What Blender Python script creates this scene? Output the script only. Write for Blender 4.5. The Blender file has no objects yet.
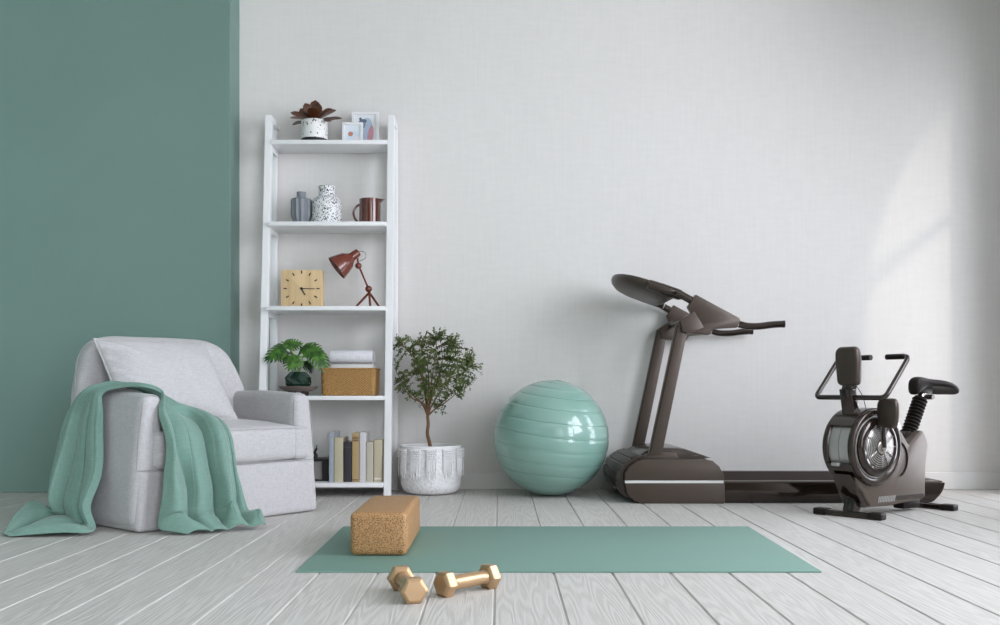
import bpy, bmesh, math, random
from mathutils import Vector, Matrix, noise
PI = math.pi
random.seed(7)
SC = bpy.context.scene
COL = SC.collection
F = 950.0                    # focal length in pixels, 1000 px wide frame
CX, CY, CH = 500.0, 389.0, 0.60

def P(px, py, Y):            # measured point of the place at depth Y
    return Vector(((px - CX) / F * Y, Y, CH - (py - CY) / F * Y))

# ------------------------------------------------------------------ materials
MATS = {}
def nodes_of(m):
    m.use_nodes = True
    return m.node_tree.nodes, m.node_tree.links, m.node_tree.nodes['Principled BSDF']

def mat(name, col, rough=0.5, metal=0.0, coat=0.0, spec=0.5, sheen=0.0, bump=None, noise_col=None, sss=0.0):
    """bump=(scale, strength, stretch xyz, distance); noise_col=(scale, colour2, lo, hi, stretch)"""
    if name in MATS: return MATS[name]
    m = bpy.data.materials.new(name)
    N, L, b = nodes_of(m)
    b.inputs['Base Color'].default_value = (*col, 1)
    b.inputs['Roughness'].default_value = rough
    b.inputs['Metallic'].default_value = metal
    b.inputs['Coat Weight'].default_value = coat
    b.inputs['Coat Roughness'].default_value = 0.08
    b.inputs['Specular IOR Level'].default_value = spec
    b.inputs['Sheen Weight'].default_value = sheen
    if sheen: b.inputs['Sheen Roughness'].default_value = 0.5
    tc = N.new('ShaderNodeTexCoord')
    def mapped(st):
        mp = N.new('ShaderNodeMapping'); mp.inputs['Scale'].default_value = st
        L.new(tc.outputs['Object'], mp.inputs['Vector']); return mp
    if noise_col:
        sc, c2, lo, hi, st = noise_col
        mp = mapped(st)
        n = N.new('ShaderNodeTexNoise'); n.inputs['Scale'].default_value = sc; n.inputs['Detail'].default_value = 5
        L.new(mp.outputs[0], n.inputs['Vector'])
        r = N.new('ShaderNodeValToRGB')
        r.color_ramp.elements[0].position = lo; r.color_ramp.elements[1].position = hi
        r.color_ramp.elements[0].color = (*col, 1); r.color_ramp.elements[1].color = (*c2, 1)
        L.new(n.outputs['Fac'], r.inputs['Fac']); L.new(r.outputs['Color'], b.inputs['Base Color'])
    if bump:
        sc, stg, st, dist = bump
        mp = mapped(st)
        n = N.new('ShaderNodeTexNoise'); n.inputs['Scale'].default_value = sc; n.inputs['Detail'].default_value = 4
        L.new(mp.outputs[0], n.inputs['Vector'])
        bp = N.new('ShaderNodeBump'); bp.inputs['Strength'].default_value = stg; bp.inputs['Distance'].default_value = dist
        L.new(n.outputs['Fac'], bp.inputs['Height']); L.new(bp.outputs[0], b.inputs['Normal'])
    MATS[name] = m
    return m

def fabric(name, col, col2, scale=900, strength=0.35, sheen=0.15, rough=0.9):
    """woven cloth: two crossed stretched noises drive colour and bump"""
    m = bpy.data.materials.new(name); N, L, b = nodes_of(m)
    b.inputs['Roughness'].default_value = rough
    b.inputs['Sheen Weight'].default_value = sheen
    b.inputs['Specular IOR Level'].default_value = 0.2
    tc = N.new('ShaderNodeTexCoord')
    outs = []
    for st in ((0.12, 0.12, 1), (1, 1, 0.12)):
        mp = N.new('ShaderNodeMapping'); mp.inputs['Scale'].default_value = st
        L.new(tc.outputs['Object'], mp.inputs['Vector'])
        n = N.new('ShaderNodeTexNoise'); n.inputs['Scale'].default_value = scale * 0.3; n.inputs['Detail'].default_value = 3
        L.new(mp.outputs[0], n.inputs['Vector']); outs.append(n)
    ad = N.new('ShaderNodeMath'); ad.operation = 'ADD'
    L.new(outs[0].outputs['Fac'], ad.inputs[0]); L.new(outs[1].outputs['Fac'], ad.inputs[1])
    hf = N.new('ShaderNodeMath'); hf.operation = 'MULTIPLY'; hf.inputs[1].default_value = 0.5
    L.new(ad.outputs[0], hf.inputs[0])
    r = N.new('ShaderNodeValToRGB'); r.color_ramp.elements[0].position = 0.36; r.color_ramp.elements[1].position = 0.62
    r.color_ramp.elements[0].color = (*col2, 1); r.color_ramp.elements[1].color = (*col, 1)
    L.new(hf.outputs[0], r.inputs['Fac']); L.new(r.outputs['Color'], b.inputs['Base Color'])
    bp = N.new('ShaderNodeBump'); bp.inputs['Strength'].default_value = strength; bp.inputs['Distance'].default_value = 0.002
    L.new(hf.outputs[0], bp.inputs['Height']); L.new(bp.outputs[0], b.inputs['Normal'])
    return m

def wall_mat(name, col, col2):
    """brushed linen-like plaster: long vertical and shorter horizontal strokes"""
    m = bpy.data.materials.new(name); N, L, b = nodes_of(m)
    b.inputs['Roughness'].default_value = 0.75; b.inputs['Specular IOR Level'].default_value = 0.25
    tc = N.new('ShaderNodeTexCoord')
    def noi(scale, st, det=5):
        mp = N.new('ShaderNodeMapping'); mp.inputs['Scale'].default_value = st
        L.new(tc.outputs['Object'], mp.inputs['Vector'])
        n = N.new('ShaderNodeTexNoise'); n.inputs['Scale'].default_value = scale; n.inputs['Detail'].default_value = det
        L.new(mp.outputs[0], n.inputs['Vector']); return n
    v = noi(60, (1, 1, 0.07)); h = noi(42, (0.25, 0.25, 1)); big = noi(1.3, (1, 1, 0.7), 3)
    a = N.new('ShaderNodeMath'); a.operation = 'ADD'; L.new(v.outputs['Fac'], a.inputs[0]); L.new(h.outputs['Fac'], a.inputs[1])
    c = N.new('ShaderNodeMath'); c.operation = 'MULTIPLY_ADD'; c.inputs[1].default_value = 0.38
    bm_ = N.new('ShaderNodeMath'); bm_.operation = 'MULTIPLY'; bm_.inputs[1].default_value = 0.24
    L.new(big.outputs['Fac'], bm_.inputs[0]); L.new(a.outputs[0], c.inputs[0]); L.new(bm_.outputs[0], c.inputs[2])
    r = N.new('ShaderNodeValToRGB'); r.color_ramp.elements[0].position = 0.36; r.color_ramp.elements[1].position = 0.64
    r.color_ramp.elements[0].color = (*col2, 1); r.color_ramp.elements[1].color = (*col, 1)
    L.new(c.outputs[0], r.inputs['Fac']); L.new(r.outputs['Color'], b.inputs['Base Color'])
    bp = N.new('ShaderNodeBump'); bp.inputs['Strength'].default_value = 0.05; bp.inputs['Distance'].default_value = 0.003
    L.new(a.outputs[0], bp.inputs['Height']); L.new(bp.outputs[0], b.inputs['Normal'])
    return m

def floor_mat():
    m = bpy.data.materials.new('white_painted_planks'); N, L, b = nodes_of(m)
    b.inputs['Roughness'].default_value = 0.5; b.inputs['Specular IOR Level'].default_value = 0.4
    tc = N.new('ShaderNodeTexCoord')
    sep = N.new('ShaderNodeSeparateXYZ'); L.new(tc.outputs['Object'], sep.inputs[0])
    # a different slice of grain on every plank
    dv = N.new('ShaderNodeMath'); dv.operation = 'MULTIPLY_ADD'; dv.inputs[1].default_value = 1 / 0.191; dv.inputs[2].default_value = 100.0 + 0.0165 / 0.191
    L.new(sep.outputs['X'], dv.inputs[0])
    fl = N.new('ShaderNodeMath'); fl.operation = 'FLOOR'; L.new(dv.outputs[0], fl.inputs[0])
    mz = N.new('ShaderNodeMath'); mz.operation = 'MULTIPLY'; mz.inputs[1].default_value = 3.71; L.new(fl.outputs[0], mz.inputs[0])
    cb = N.new('ShaderNodeCombineXYZ'); L.new(sep.outputs['X'], cb.inputs['X']); L.new(sep.outputs['Y'], cb.inputs['Y']); L.new(mz.outputs[0], cb.inputs['Z'])
    mp = N.new('ShaderNodeMapping'); mp.inputs['Scale'].default_value = (1, 0.06, 1); L.new(cb.outputs[0], mp.inputs['Vector'])
    n1 = N.new('ShaderNodeTexNoise'); n1.inputs['Scale'].default_value = 11; n1.inputs['Detail'].default_value = 2; L.new(mp.outputs[0], n1.inputs['Vector'])
    # rings of grain = sine of the stretched noise
    s1 = N.new('ShaderNodeMath'); s1.operation = 'MULTIPLY'; s1.inputs[1].default_value = 95; L.new(n1.outputs['Fac'], s1.inputs[0])
    s2 = N.new('ShaderNodeMath'); s2.operation = 'SINE'; L.new(s1.outputs[0], s2.inputs[0])
    mp2 = N.new('ShaderNodeMapping'); mp2.inputs['Scale'].default_value = (1, 0.05, 1); L.new(cb.outputs[0], mp2.inputs['Vector'])
    n2 = N.new('ShaderNodeTexNoise'); n2.inputs['Scale'].default_value = 210; n2.inputs['Detail'].default_value = 3; L.new(mp2.outputs[0], n2.inputs['Vector'])
    mx = N.new('ShaderNodeMath'); mx.operation = 'MULTIPLY_ADD'; mx.inputs[1].default_value = 0.3; L.new(s2.outputs[0], mx.inputs[0]); L.new(n2.outputs['Fac'], mx.inputs[2])
    bp = N.new('ShaderNodeBump'); bp.inputs['Strength'].default_value = 0.42; bp.inputs['Distance'].default_value = 0.002
    L.new(mx.outputs[0], bp.inputs['Height']); L.new(bp.outputs[0], b.inputs['Normal'])
    r = N.new('ShaderNodeValToRGB'); r.color_ramp.elements[0].position = 0.2; r.color_ramp.elements[1].position = 0.75
    r.color_ramp.elements[0].color = (0.52, 0.50, 0.472, 1); r.color_ramp.elements[1].color = (0.595, 0.574, 0.545, 1)
    L.new(mx.outputs[0], r.inputs['Fac']); L.new(r.outputs['Color'], b.inputs['Base Color'])
    return m

def speckle(name, base, dark, scale, thr, rough=0.45, mid=None):
    """stone or cork speckles from voronoi cells"""
    m = bpy.data.materials.new(name); N, L, b = nodes_of(m)
    b.inputs['Roughness'].default_value = rough
    tc = N.new('ShaderNodeTexCoord')
    n = N.new('ShaderNodeTexNoise'); n.inputs['Scale'].default_value = scale; n.inputs['Detail'].default_value = 3
    L.new(tc.outputs['Object'], n.inputs['Vector'])
    r = N.new('ShaderNodeValToRGB'); e = r.color_ramp.elements
    e[0].position = thr; e[0].color = (*dark, 1); e[1].position = thr + 0.05; e[1].color = (*base, 1)
    if mid:
        x = e.new(min(thr + 0.22, 0.99)); x.color = (*mid, 1)
    L.new(n.outputs['Fac'], r.inputs['Fac']); L.new(r.outputs['Color'], b.inputs['Base Color'])
    return m

# ------------------------------------------------------------------ mesh tools
def new(): return bmesh.new()

def box(bm, x0, x1, y0, y1, z0, z1, bev=0.0, seg=2, M=None):
    r = bmesh.ops.create_cube(bm, size=1.0)
    vs = r['verts']
    for v in vs:
        v.co = Vector(((x0 + x1) / 2 + v.co.x * (x1 - x0), (y0 + y1) / 2 + v.co.y * (y1 - y0), (z0 + z1) / 2 + v.co.z * (z1 - z0)))
    if bev > 0:
        es = list({e for v in vs for e in v.link_edges})
        r = bmesh.ops.bevel(bm, geom=es, offset=bev, segments=seg, profile=0.5, affect='EDGES')
        vs = list({v for f in r['faces'] for v in f.verts} | {v for v in vs if v.is_valid})
    if M is not None:
        for v in vs: v.co = M @ v.co
    return vs

def rings(bm, rs, cap0=True, cap1=True, closed=False):
    """skin a list of equally long closed vertex rings"""
    V = [[bm.verts.new(p) for p in r] for r in rs]
    n = len(V[0]); K = len(V)
    for i in range(K if closed else K - 1):
        a, b = V[i], V[(i + 1) % K]
        for j in range(n):
            try: bm.faces.new((a[j], a[(j + 1) % n], b[(j + 1) % n], b[j]))
            except ValueError: pass
    if not closed:
        if cap0: bm.faces.new(list(reversed(V[0])))
        if cap1: bm.faces.new(V[-1])
    return V

def lathe(bm, prof, n=32, c=(0, 0, 0), axis='z', cap0=True, cap1=True):
    rs = []
    for r, h in prof:
        ring = []
        for j in range(n):
            t = 2 * PI * j / n
            x, y = r * math.cos(t), r * math.sin(t)
            p = Vector((x, y, h)) if axis == 'z' else (Vector((x, h, -y)) if axis == 'y' else Vector((h, x, y)))
            ring.append(Vector(c) + p)
        rs.append(ring)
    return rings(bm, rs, cap0, cap1)

def smooth_path(pts, sub=6):
    """Catmull-Rom through points"""
    pts = [Vector(p) for p in pts]
    if len(pts) < 3: return pts
    out = []
    for i in range(len(pts) - 1):
        p0 = pts[max(i - 1, 0)]; p1 = pts[i]; p2 = pts[i + 1]; p3 = pts[min(i + 2, len(pts) - 1)]
        for k in range(sub):
            t = k / sub
            out.append(0.5 * ((2 * p1) + (p2 - p0) * t + (2 * p0 - 5 * p1 + 4 * p2 - p3) * t * t + (3 * p1 - p0 - 3 * p2 + p3) * t ** 3))
    out.append(pts[-1]); return out

def tube(bm, pts, rad, n=10, cap=True):
    """round tube through points; rad number or list"""
    pts = [Vector(p) for p in pts]
    K = len(pts)
    if not isinstance(rad, (list, tuple)): rad = [rad] * K
    up = None; rs = []
    for i in range(K):
        d = (pts[min(i + 1, K - 1)] - pts[max(i - 1, 0)]).normalized()
        if up is None:
            up = Vector((0, 0, 1)) if abs(d.z) < 0.9 else Vector((1, 0, 0))
        s = d.cross(up)
        if s.length < 1e-6: s = d.cross(Vector((0.3, 1, 0.2)))
        s.normalize(); up = s.cross(d).normalized()
        rs.append([pts[i] + (s * math.cos(2 * PI * j / n) + up * math.sin(2 * PI * j / n)) * rad[i] for j in range(n)])
    return rings(bm, rs, cap, cap)

def prism(bm, poly, y0, y1, bev=0.0, seg=2, plane='xz'):
    """polygon (u,w) in xz (or xy / yz) extruded from y0 to y1"""
    def mk(u, w, h):
        return {'xz': Vector((u, h, w)), 'xy': Vector((u, w, h)), 'yz': Vector((h, u, w))}[plane]
    A = [bm.verts.new(mk(u, w, y0)) for u, w in poly]
    B = [bm.verts.new(mk(u, w, y1)) for u, w in poly]
    n = len(poly); fs = [bm.faces.new(A), bm.faces.new(list(reversed(B)))]
    for i in range(n):
        fs.append(bm.faces.new((A[(i + 1) % n], A[i], B[i], B[(i + 1) % n])))
    bmesh.ops.recalc_face_normals(bm, faces=fs)
    if bev > 0:
        es = list({e for f in fs[:2] for e in f.edges})
        bmesh.ops.bevel(bm, geom=es, offset=bev, segments=seg, profile=0.5, affect='EDGES')

def round_poly(pts, r, k=6):
    """round the corners of a polygon; r number or list"""
    n = len(pts); out = []
    for i in range(n):
        p = Vector(pts[i]); a = Vector(pts[i - 1]); b = Vector(pts[(i + 1) % n])
        rr = r[i] if isinstance(r, (list, tuple)) else r
        if rr <= 0: out.append(tuple(p)); continue
        la, lb = (a - p).length, (b - p).length
        d = min(rr, la * 0.49, lb * 0.49)
        s = p + (a - p).normalized() * d; e = p + (b - p).normalized() * d
        for j in range(k + 1):
            t = j / k
            q = s * (1 - t) ** 2 + p * 2 * t * (1 - t) + e * t * t
            out.append(tuple(q))
    return out

def obj(name, bm, m, parent=None, smooth=True, sub=0, angle=35, loc=None, recalc=True, M=None):
    if M is not None: bmesh.ops.transform(bm, matrix=M, verts=bm.verts)
    if recalc: bmesh.ops.recalc_face_normals(bm, faces=bm.faces)
    if smooth:
        for f in bm.faces: f.smooth = True
        if not sub:
            for e in bm.edges:
                if len(e.link_faces) == 2 and e.calc_face_angle(0) > math.radians(angle): e.smooth = False
    me = bpy.data.meshes.new(name); bm.to_mesh(me); bm.free()
    o = bpy.data.objects.new(name, me); COL.objects.link(o)
    if m is not None:
        for k in (m if isinstance(m, (list, tuple)) else [m]): me.materials.append(k)
    if parent is not None: o.parent = parent
    if loc is not None: o.location = loc
    if sub:
        s = o.modifiers.new('subsurf', 'SUBSURF'); s.levels = sub; s.render_levels = sub
    return o

def tag(o, label, cat, group=None, kind=None):
    o['label'] = label; o['category'] = cat
    if group: o['group'] = group
    if kind: o['kind'] = kind
    return o

def thing(name, label, cat, loc=(0, 0, 0), rotz=0.0, group=None):
    o = bpy.data.objects.new(name, None); COL.objects.link(o)
    o.empty_display_size = 0.1
    o.location = loc; o.rotation_euler = (0, 0, rotz)
    return tag(o, label, cat, group)

def struct(name, bm, m, smooth=False, parent=None):
    o = obj(name, bm, m, parent, smooth=smooth)
    if parent is None: o['kind'] = 'structure'
    return o

# ------------------------------------------------------------------ palette
M_wall = wall_mat('white_linen_plaster', (0.752, 0.73, 0.712), (0.706, 0.686, 0.668))
M_green = mat('sage_green_wall_paint', (0.158, 0.250, 0.218), 0.6, bump=(60, 0.06, (1, 1, 0.3), 0.003),
              noise_col=(1.5, (0.170, 0.266, 0.232), 0.3, 0.7, (1, 1, 1)))
M_floor = floor_mat()
M_board = mat('baseboard_paint', (0.72, 0.705, 0.69), 0.45)
M_ceil = mat('ceiling_paint', (0.62, 0.61, 0.59), 0.8)
M_white = mat('white_lacquer', (0.82, 0.82, 0.83), 0.32)
M_whitepl = mat('window_paint', (0.8, 0.8, 0.8), 0.4)
M_sofa = fabric('pale_grey_upholstery', (0.53, 0.518, 0.525), (0.43, 0.418, 0.425))
M_piping = mat('grey_seam_piping', (0.36, 0.35, 0.36), 0.9)
M_throw = fabric('sage_green_cloth', (0.185, 0.312, 0.262), (0.155, 0.27, 0.225), 700, 0.2, 0.25, 0.75)
M_mat = mat('sage_foam_mat', (0.178, 0.302, 0.254), 0.62, bump=(400, 0.15, (1, 1, 1), 0.001))
M_matedge = mat('mat_edge_band', (0.19, 0.35, 0.29), 0.55)
M_ball = mat('mint_vinyl', (0.245, 0.425, 0.365), 0.32, coat=1.0); M_ball.node_tree.nodes['Principled BSDF'].inputs['Coat Roughness'].default_value = 0.03
M_ballseam = mat('mint_vinyl_seam', (0.2, 0.37, 0.315), 0.4)
M_cork = speckle('pressed_cork', (0.40, 0.215, 0.088), (0.20, 0.095, 0.038), 230, 0.41, 0.5, (0.50, 0.29, 0.13))
M_gold = mat('matte_gold', (0.49, 0.325, 0.185), 0.36, metal=0.65, bump=(300, 0.06, (1, 1, 1), 0.001))
M_brown = mat('bronze_brown_plastic', (0.042, 0.029, 0.022), 0.24, metal=0.35, coat=0.3)
M_brownm = mat('matte_bronze_shell', (0.070, 0.051, 0.040), 0.36, metal=0.3, bump=(500, 0.08, (1, 1, 1), 0.0006))
M_dark = mat('near_black_brown', (0.014, 0.009, 0.007), 0.45, spec=0.25)
M_gloss = mat('glossy_dark_bronze', (0.030, 0.019, 0.014), 0.12, metal=0.5, coat=0.6)
M_steel = mat('polished_steel', (0.62, 0.6, 0.58), 0.2, metal=1.0)
M_steelr = mat('brushed_grey_metal', (0.5, 0.49, 0.48), 0.42, metal=0.55)
M_silver = mat('silver_trim', (0.72, 0.73, 0.72), 0.35, metal=0.3)
M_redbrown = mat('red_brown_glaze', (0.098, 0.017, 0.009), 0.14, coat=0.8)
M_lampred = mat('rust_red_enamel', (0.155, 0.026, 0.011), 0.26, coat=0.4)
M_black = mat('black_paint', (0.012, 0.011, 0.012), 0.5)
M_bark = mat('thin_bark', (0.17, 0.09, 0.045), 0.8, bump=(120, 0.4, (1, 1, 0.3), 0.003))
M_soil = mat('dark_potting_soil', (0.03, 0.02, 0.014), 0.95, bump=(90, 0.8, (1, 1, 1), 0.01))

# ================================================================== THE ROOM
YW = 5.70; XR = 3.06; XL = -3.7; Y0 = -2.6; HC = 3.35
# floor of lengthwise planks with V grooves
bm = new()
PW = 0.191; g = 0.0050; dp = 0.0045
prof = []
k0 = int(math.floor((XL + 0.0165) / PW)) ; k1 = int(math.ceil((XR + 0.0165) / PW))
xs = [XL - 0.2]
prof.append((XL - 0.2, 0))
for k in range(k0, k1 + 1):
    x = -0.0165 + k * PW
    if x < XL - 0.15 or x > XR + 0.15: continue
    prof += [(x - g, 0), (x - g * 0.3, -dp), (x + g * 0.3, -dp), (x + g, 0)]
prof.append((XR + 0.2, 0))
a = [bm.verts.new((x, Y0, z)) for x, z in prof]; b = [bm.verts.new((x, YW + 0.15, z)) for x, z in prof]
for i in range(len(prof) - 1): bm.faces.new((a[i], a[i + 1], b[i + 1], b[i]))
c = [bm.verts.new(p) for p in ((XL - 0.2, Y0, -0.1), (XR + 0.2, Y0, -0.1), (XR + 0.2, YW + 0.15, -0.1), (XL - 0.2, YW + 0.15, -0.1))]
bm.faces.new(list(reversed(c))); bm.faces.new([c[0], c[1]] + list(reversed(a))); bm.faces.new([c[2], c[3]] + b)
bm.faces.new([c[1], c[2], b[-1], a[-1]]); bm.faces.new([c[3], c[0], a[0], b[0]])
fl = struct('floor', bm, M_floor)

bm = new(); box(bm, XL, XR + 0.15, YW, YW + 0.15, 0, HC); struct('wall_back', bm, M_wall)
bm = new(); box(bm, XL, -1.562, 5.50, YW, 0, HC, 0.004, 2); struct('wall_accent', bm, M_green)
bm = new(); box(bm, XL - 0.15, XL, Y0, YW + 0.15, 0, HC); struct('wall_left', bm, M_green)
bm = new(); box(bm, XL - 0.15, XR + 0.15, Y0, YW + 0.15, HC, HC + 0.12); struct('ceiling', bm, M_ceil)

# right wall with its window openings
def arch_top(y, w):
    y0_, y1_, spring, top, kind = w
    if kind == 'quarter':          # rises towards the back wall
        t = (y1_ - y) / (y1_ - y0_)
        return spring + (top - spring) * math.sqrt(max(0.0, 1 - t * t))
    t = (y - (y0_ + y1_) / 2) / ((y1_ - y0_) / 2)
    return spring + (top - spring) * math.sqrt(max(0.0, 1 - t * t))
WINS = [(4.54, 5.29, 1.84, 2.68, 'quarter', 0.0), (2.2, 3.72, 2.6, 3.2, 'arch', 0.9), (0.6, 2.0, 2.5, 3.25, 'arch', 0.3)]
bm = new()
edges_y = sorted([Y0, YW] + [v for w in WINS for v in w[:2]])
for i in range(len(edges_y) - 1):
    ya, yb = edges_y[i], edges_y[i + 1]
    w = next((w for w in WINS if abs(w[0] - ya) < 1e-6), None)
    if w is None:
        box(bm, XR, XR + 0.15, ya, yb, 0, HC)
    else:
        n = 20
        for j in range(n):
            p, q = ya + (yb - ya) * j / n, ya + (yb - ya) * (j + 1) / n
            ta, tb = arch_top(p, w[:5]), arch_top(q, w[:5])
            vs = [(XR, p, ta), (XR, q, tb), (XR, q, HC), (XR, p, HC)]
            A = [bm.verts.new(v) for v in vs]; B = [bm.verts.new((v[0] + 0.15, v[1], v[2])) for v in vs]
            bm.faces.new(A); bm.faces.new(list(reversed(B)))
            for s in range(4): bm.faces.new((A[(s + 1) % 4], A[s], B[s], B[(s + 1) % 4]))
        if w[5] > 0: box(bm, XR, XR + 0.15, ya, yb, 0, w[5])
struct('wall_right', bm, mat('grey_side_wall_paint', (0.68, 0.67, 0.66), 0.8))
for i, w in enumerate(WINS):
    bm = new(); ya, yb, sp, tp, kd, sill = w
    xf = XR + 0.06
    path = [(xf, ya + 0.02, sill + 0.02)] + [(xf, ya + (yb - ya) * (0.02 + 0.96 * t / 16), arch_top(ya + (yb - ya) * (0.02 + 0.96 * t / 16), w[:5]) - 0.02) for t in range(17)] + [(xf, yb - 0.02, sill + 0.02), (xf, ya + 0.02, sill + 0.02)]
    for a_, b_ in zip(path[:-1], path[1:]): tube(bm, [a_, b_], 0.022, 4)
    if kd == 'arch':
        ym = (ya + yb) / 2
        tube(bm, [(xf, ym, sill), (xf, ym, tp)], 0.03, 4)
        tube(bm, [(xf, ya, 1.1), (xf, yb, 1.1)], 0.022, 4)
        tube(bm, [(xf, ya, sp), (xf, yb, sp)], 0.022, 4)
    else:
        tube(bm, [(xf, ya, 1.93), (xf, yb, 1.93)], 0.045, 4)
    o = struct('window_%d' % (i + 1), bm, M_whitepl)
    if kd != 'arch':            # added unseen pane, dims the daylight through the window next to the back wall
        ms = bpy.data.materials.new('light_dimmer'); ms.use_nodes = True; nn_ = ms.node_tree
        tb = nn_.nodes.new('ShaderNodeBsdfTransparent'); tb.inputs['Color'].default_value = (0.75, 0.75, 0.75, 1)
        nn_.links.new(tb.outputs[0], nn_.nodes['Material Output'].inputs['Surface'])
        bm = new(); box(bm, XR + 0.02, XR + 0.022, ya + 0.002, yb - 0.002, 0.004, tp - 0.01)
        obj('added_dimming_pane', bm, ms, o, smooth=False)

# baseboards
bm = new(); box(bm, -1.562, XR, YW - 0.016, YW, 0, 0.10, 0.004, 2); struct('baseboard_back', bm, M_board)
bm = new(); box(bm, XR - 0.016, XR, Y0, 4.54, 0, 0.10, 0.004, 2); struct('baseboard_right', bm, M_board)

# ================================================================== YOGA MAT
bm = new()
q = [((px - CX) / F * Y, Y) for px, Y in ((295.5, 3.10), (821.5, 3.10), (748.3, 4.11), (343.3, 4.11))]
prism(bm, q, 0.0, 0.006, 0.0015, 2, 'xy')
o = obj('yoga_mat', bm, M_mat)
tag(o, 'flat sage green exercise mat unrolled on the white plank floor', 'yoga mat')

# ================================================================== CORK BLOCK
bm = new()
box(bm, -0.534, -0.330, 3.375, 3.93, 0.0065, 0.161, 0.020, 5)
o = obj('yoga_block', bm, M_cork, angle=60)
tag(o, 'brown cork yoga block with rounded edges lying on the green mat', 'yoga block')

# ================================================================== DUMBBELLS
def dumbbell(label, A, B, r, hl, roll):
    """hex dumbbell from head centre A to head centre B on the floor"""
    A = Vector(A); B = Vector(B); d = (B - A); L_ = d.length
    t = thing('dumbbell', label, 'dumbbell', (A.x, A.y, 0), math.atan2(d.y, d.x), 'gold dumbbells on the floor')
    h = r * math.cos(PI / 6)
    def head(x):
        bm = new()
        prof = [(r * 0.74, x - hl / 2), (r * 0.97, x - hl / 2 + 0.006), (r, x - hl / 2 + 0.010), (r, x + hl / 2 - 0.010), (r * 0.97, x + hl / 2 - 0.006), (r * 0.74, x + hl / 2)]
        prof = [(a_, b_) for a_, b_ in prof]
        rs = []
        for a_, b_ in prof:
            rs.append([Vector((b_, a_ * math.cos(roll + PI / 3 * j), h + a_ * math.sin(roll + PI / 3 * j))) for j in range(6)])
        rings(bm, rs)
        bmesh.ops.bevel(bm, geom=[e for e in bm.edges], offset=0.0012, segments=2, affect='EDGES')
        return bm
    obj('head', head(0), M_gold, t, angle=25)
    obj('head', head(L_), M_gold, t, angle=25)
    bm = new()
    rs = []
    for k in range(13):
        x = hl / 2 - 0.002 + (L_ - hl + 0.004) * k / 12; s = k / 12
        rr = r * (0.50 + 0.04 * math.sin(PI * s) + (0.10 if k in (0, 12) else 0))
        rs.append([Vector((x, rr * math.cos(2 * PI * j / 20), h + rr * math.sin(2 * PI * j / 20))) for j in range(20)])
    rings(bm, rs)
    obj('handle', bm, M_gold, t)
    return t
dumbbell('gold hex dumbbell lying end-on toward the viewer beside the other one, left of it', (-0.243, 2.665, 0), (-0.296, 2.835, 0), 0.0412, 0.042, 0)
dumbbell('gold hex dumbbell lying sideways with its full handle showing, right of its pair', (-0.158, 2.75, 0), (-0.033, 2.865, 0), 0.0405, 0.040, 0)

# ================================================================== EXERCISE BALL
R = 0.325
t = thing('exercise_ball', 'large shiny mint green ribbed exercise ball between potted tree and treadmill', 'exercise ball', (0.288, 5.36, R))
Mr = Matrix.Rotation(math.radians(7), 4, 'Y') @ Matrix.Rotation(math.radians(4), 4, 'X')
bm = new(); prof = []
NB = 13
step = PI / NB
for i in range(NB):
    a0 = -PI / 2 + i * step; a1 = a0 + step
    for k in range(9):
        t_ = k / 8; aa = a0 + (a1 - a0) * t_
        bul = 0.003 * (1 - (2 * t_ - 1) ** 10) - 0.003
        if i == 0 and k == 0: aa += 0.02
        if i == NB - 1 and k == 8: aa -= 0.02
        if k == 0 and i > 0: continue
        prof.append(((R + bul) * math.cos(aa), (R + bul) * math.sin(aa)))
lathe(bm, prof, 96)
obj('ball_skin', bm, M_ball, t, M=Mr, angle=70)
for i in range(1, NB):
    aa = -PI / 2 + i * step
    bm = new(); rr = (R - 0.0028) * math.cos(aa); zz = (R - 0.0028) * math.sin(aa)
    pts = [Vector((rr * math.cos(2 * PI * j / 72), rr * math.sin(2 * PI * j / 72), zz)) for j in range(72)]
    rs = []
    for j, p in enumerate(pts):
        out = Vector((p.x, p.y, 0)).normalized() * math.cos(aa) + Vector((0, 0, math.sin(aa)))
        up = Vector((-math.sin(aa) * p.x / max(rr, 1e-6), -math.sin(aa) * p.y / max(rr, 1e-6), math.cos(aa)))
        rs.append([p + out * 0.0022 * math.cos(u) + up * 0.0015 * math.sin(u) for u in (0, PI / 2, PI, 3 * PI / 2)])
    rings(bm, rs, closed=True)
    obj('seam', bm, M_ballseam, t, M=Mr)
bm = new(); lathe(bm, [(0.016, -0.003), (0.016, 0.002), (0.01, 0.004), (0.002, 0.004)], 20, (0, 0, R))
obj('valve_plug', bm, M_ballseam, t, M=Mr)

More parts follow.
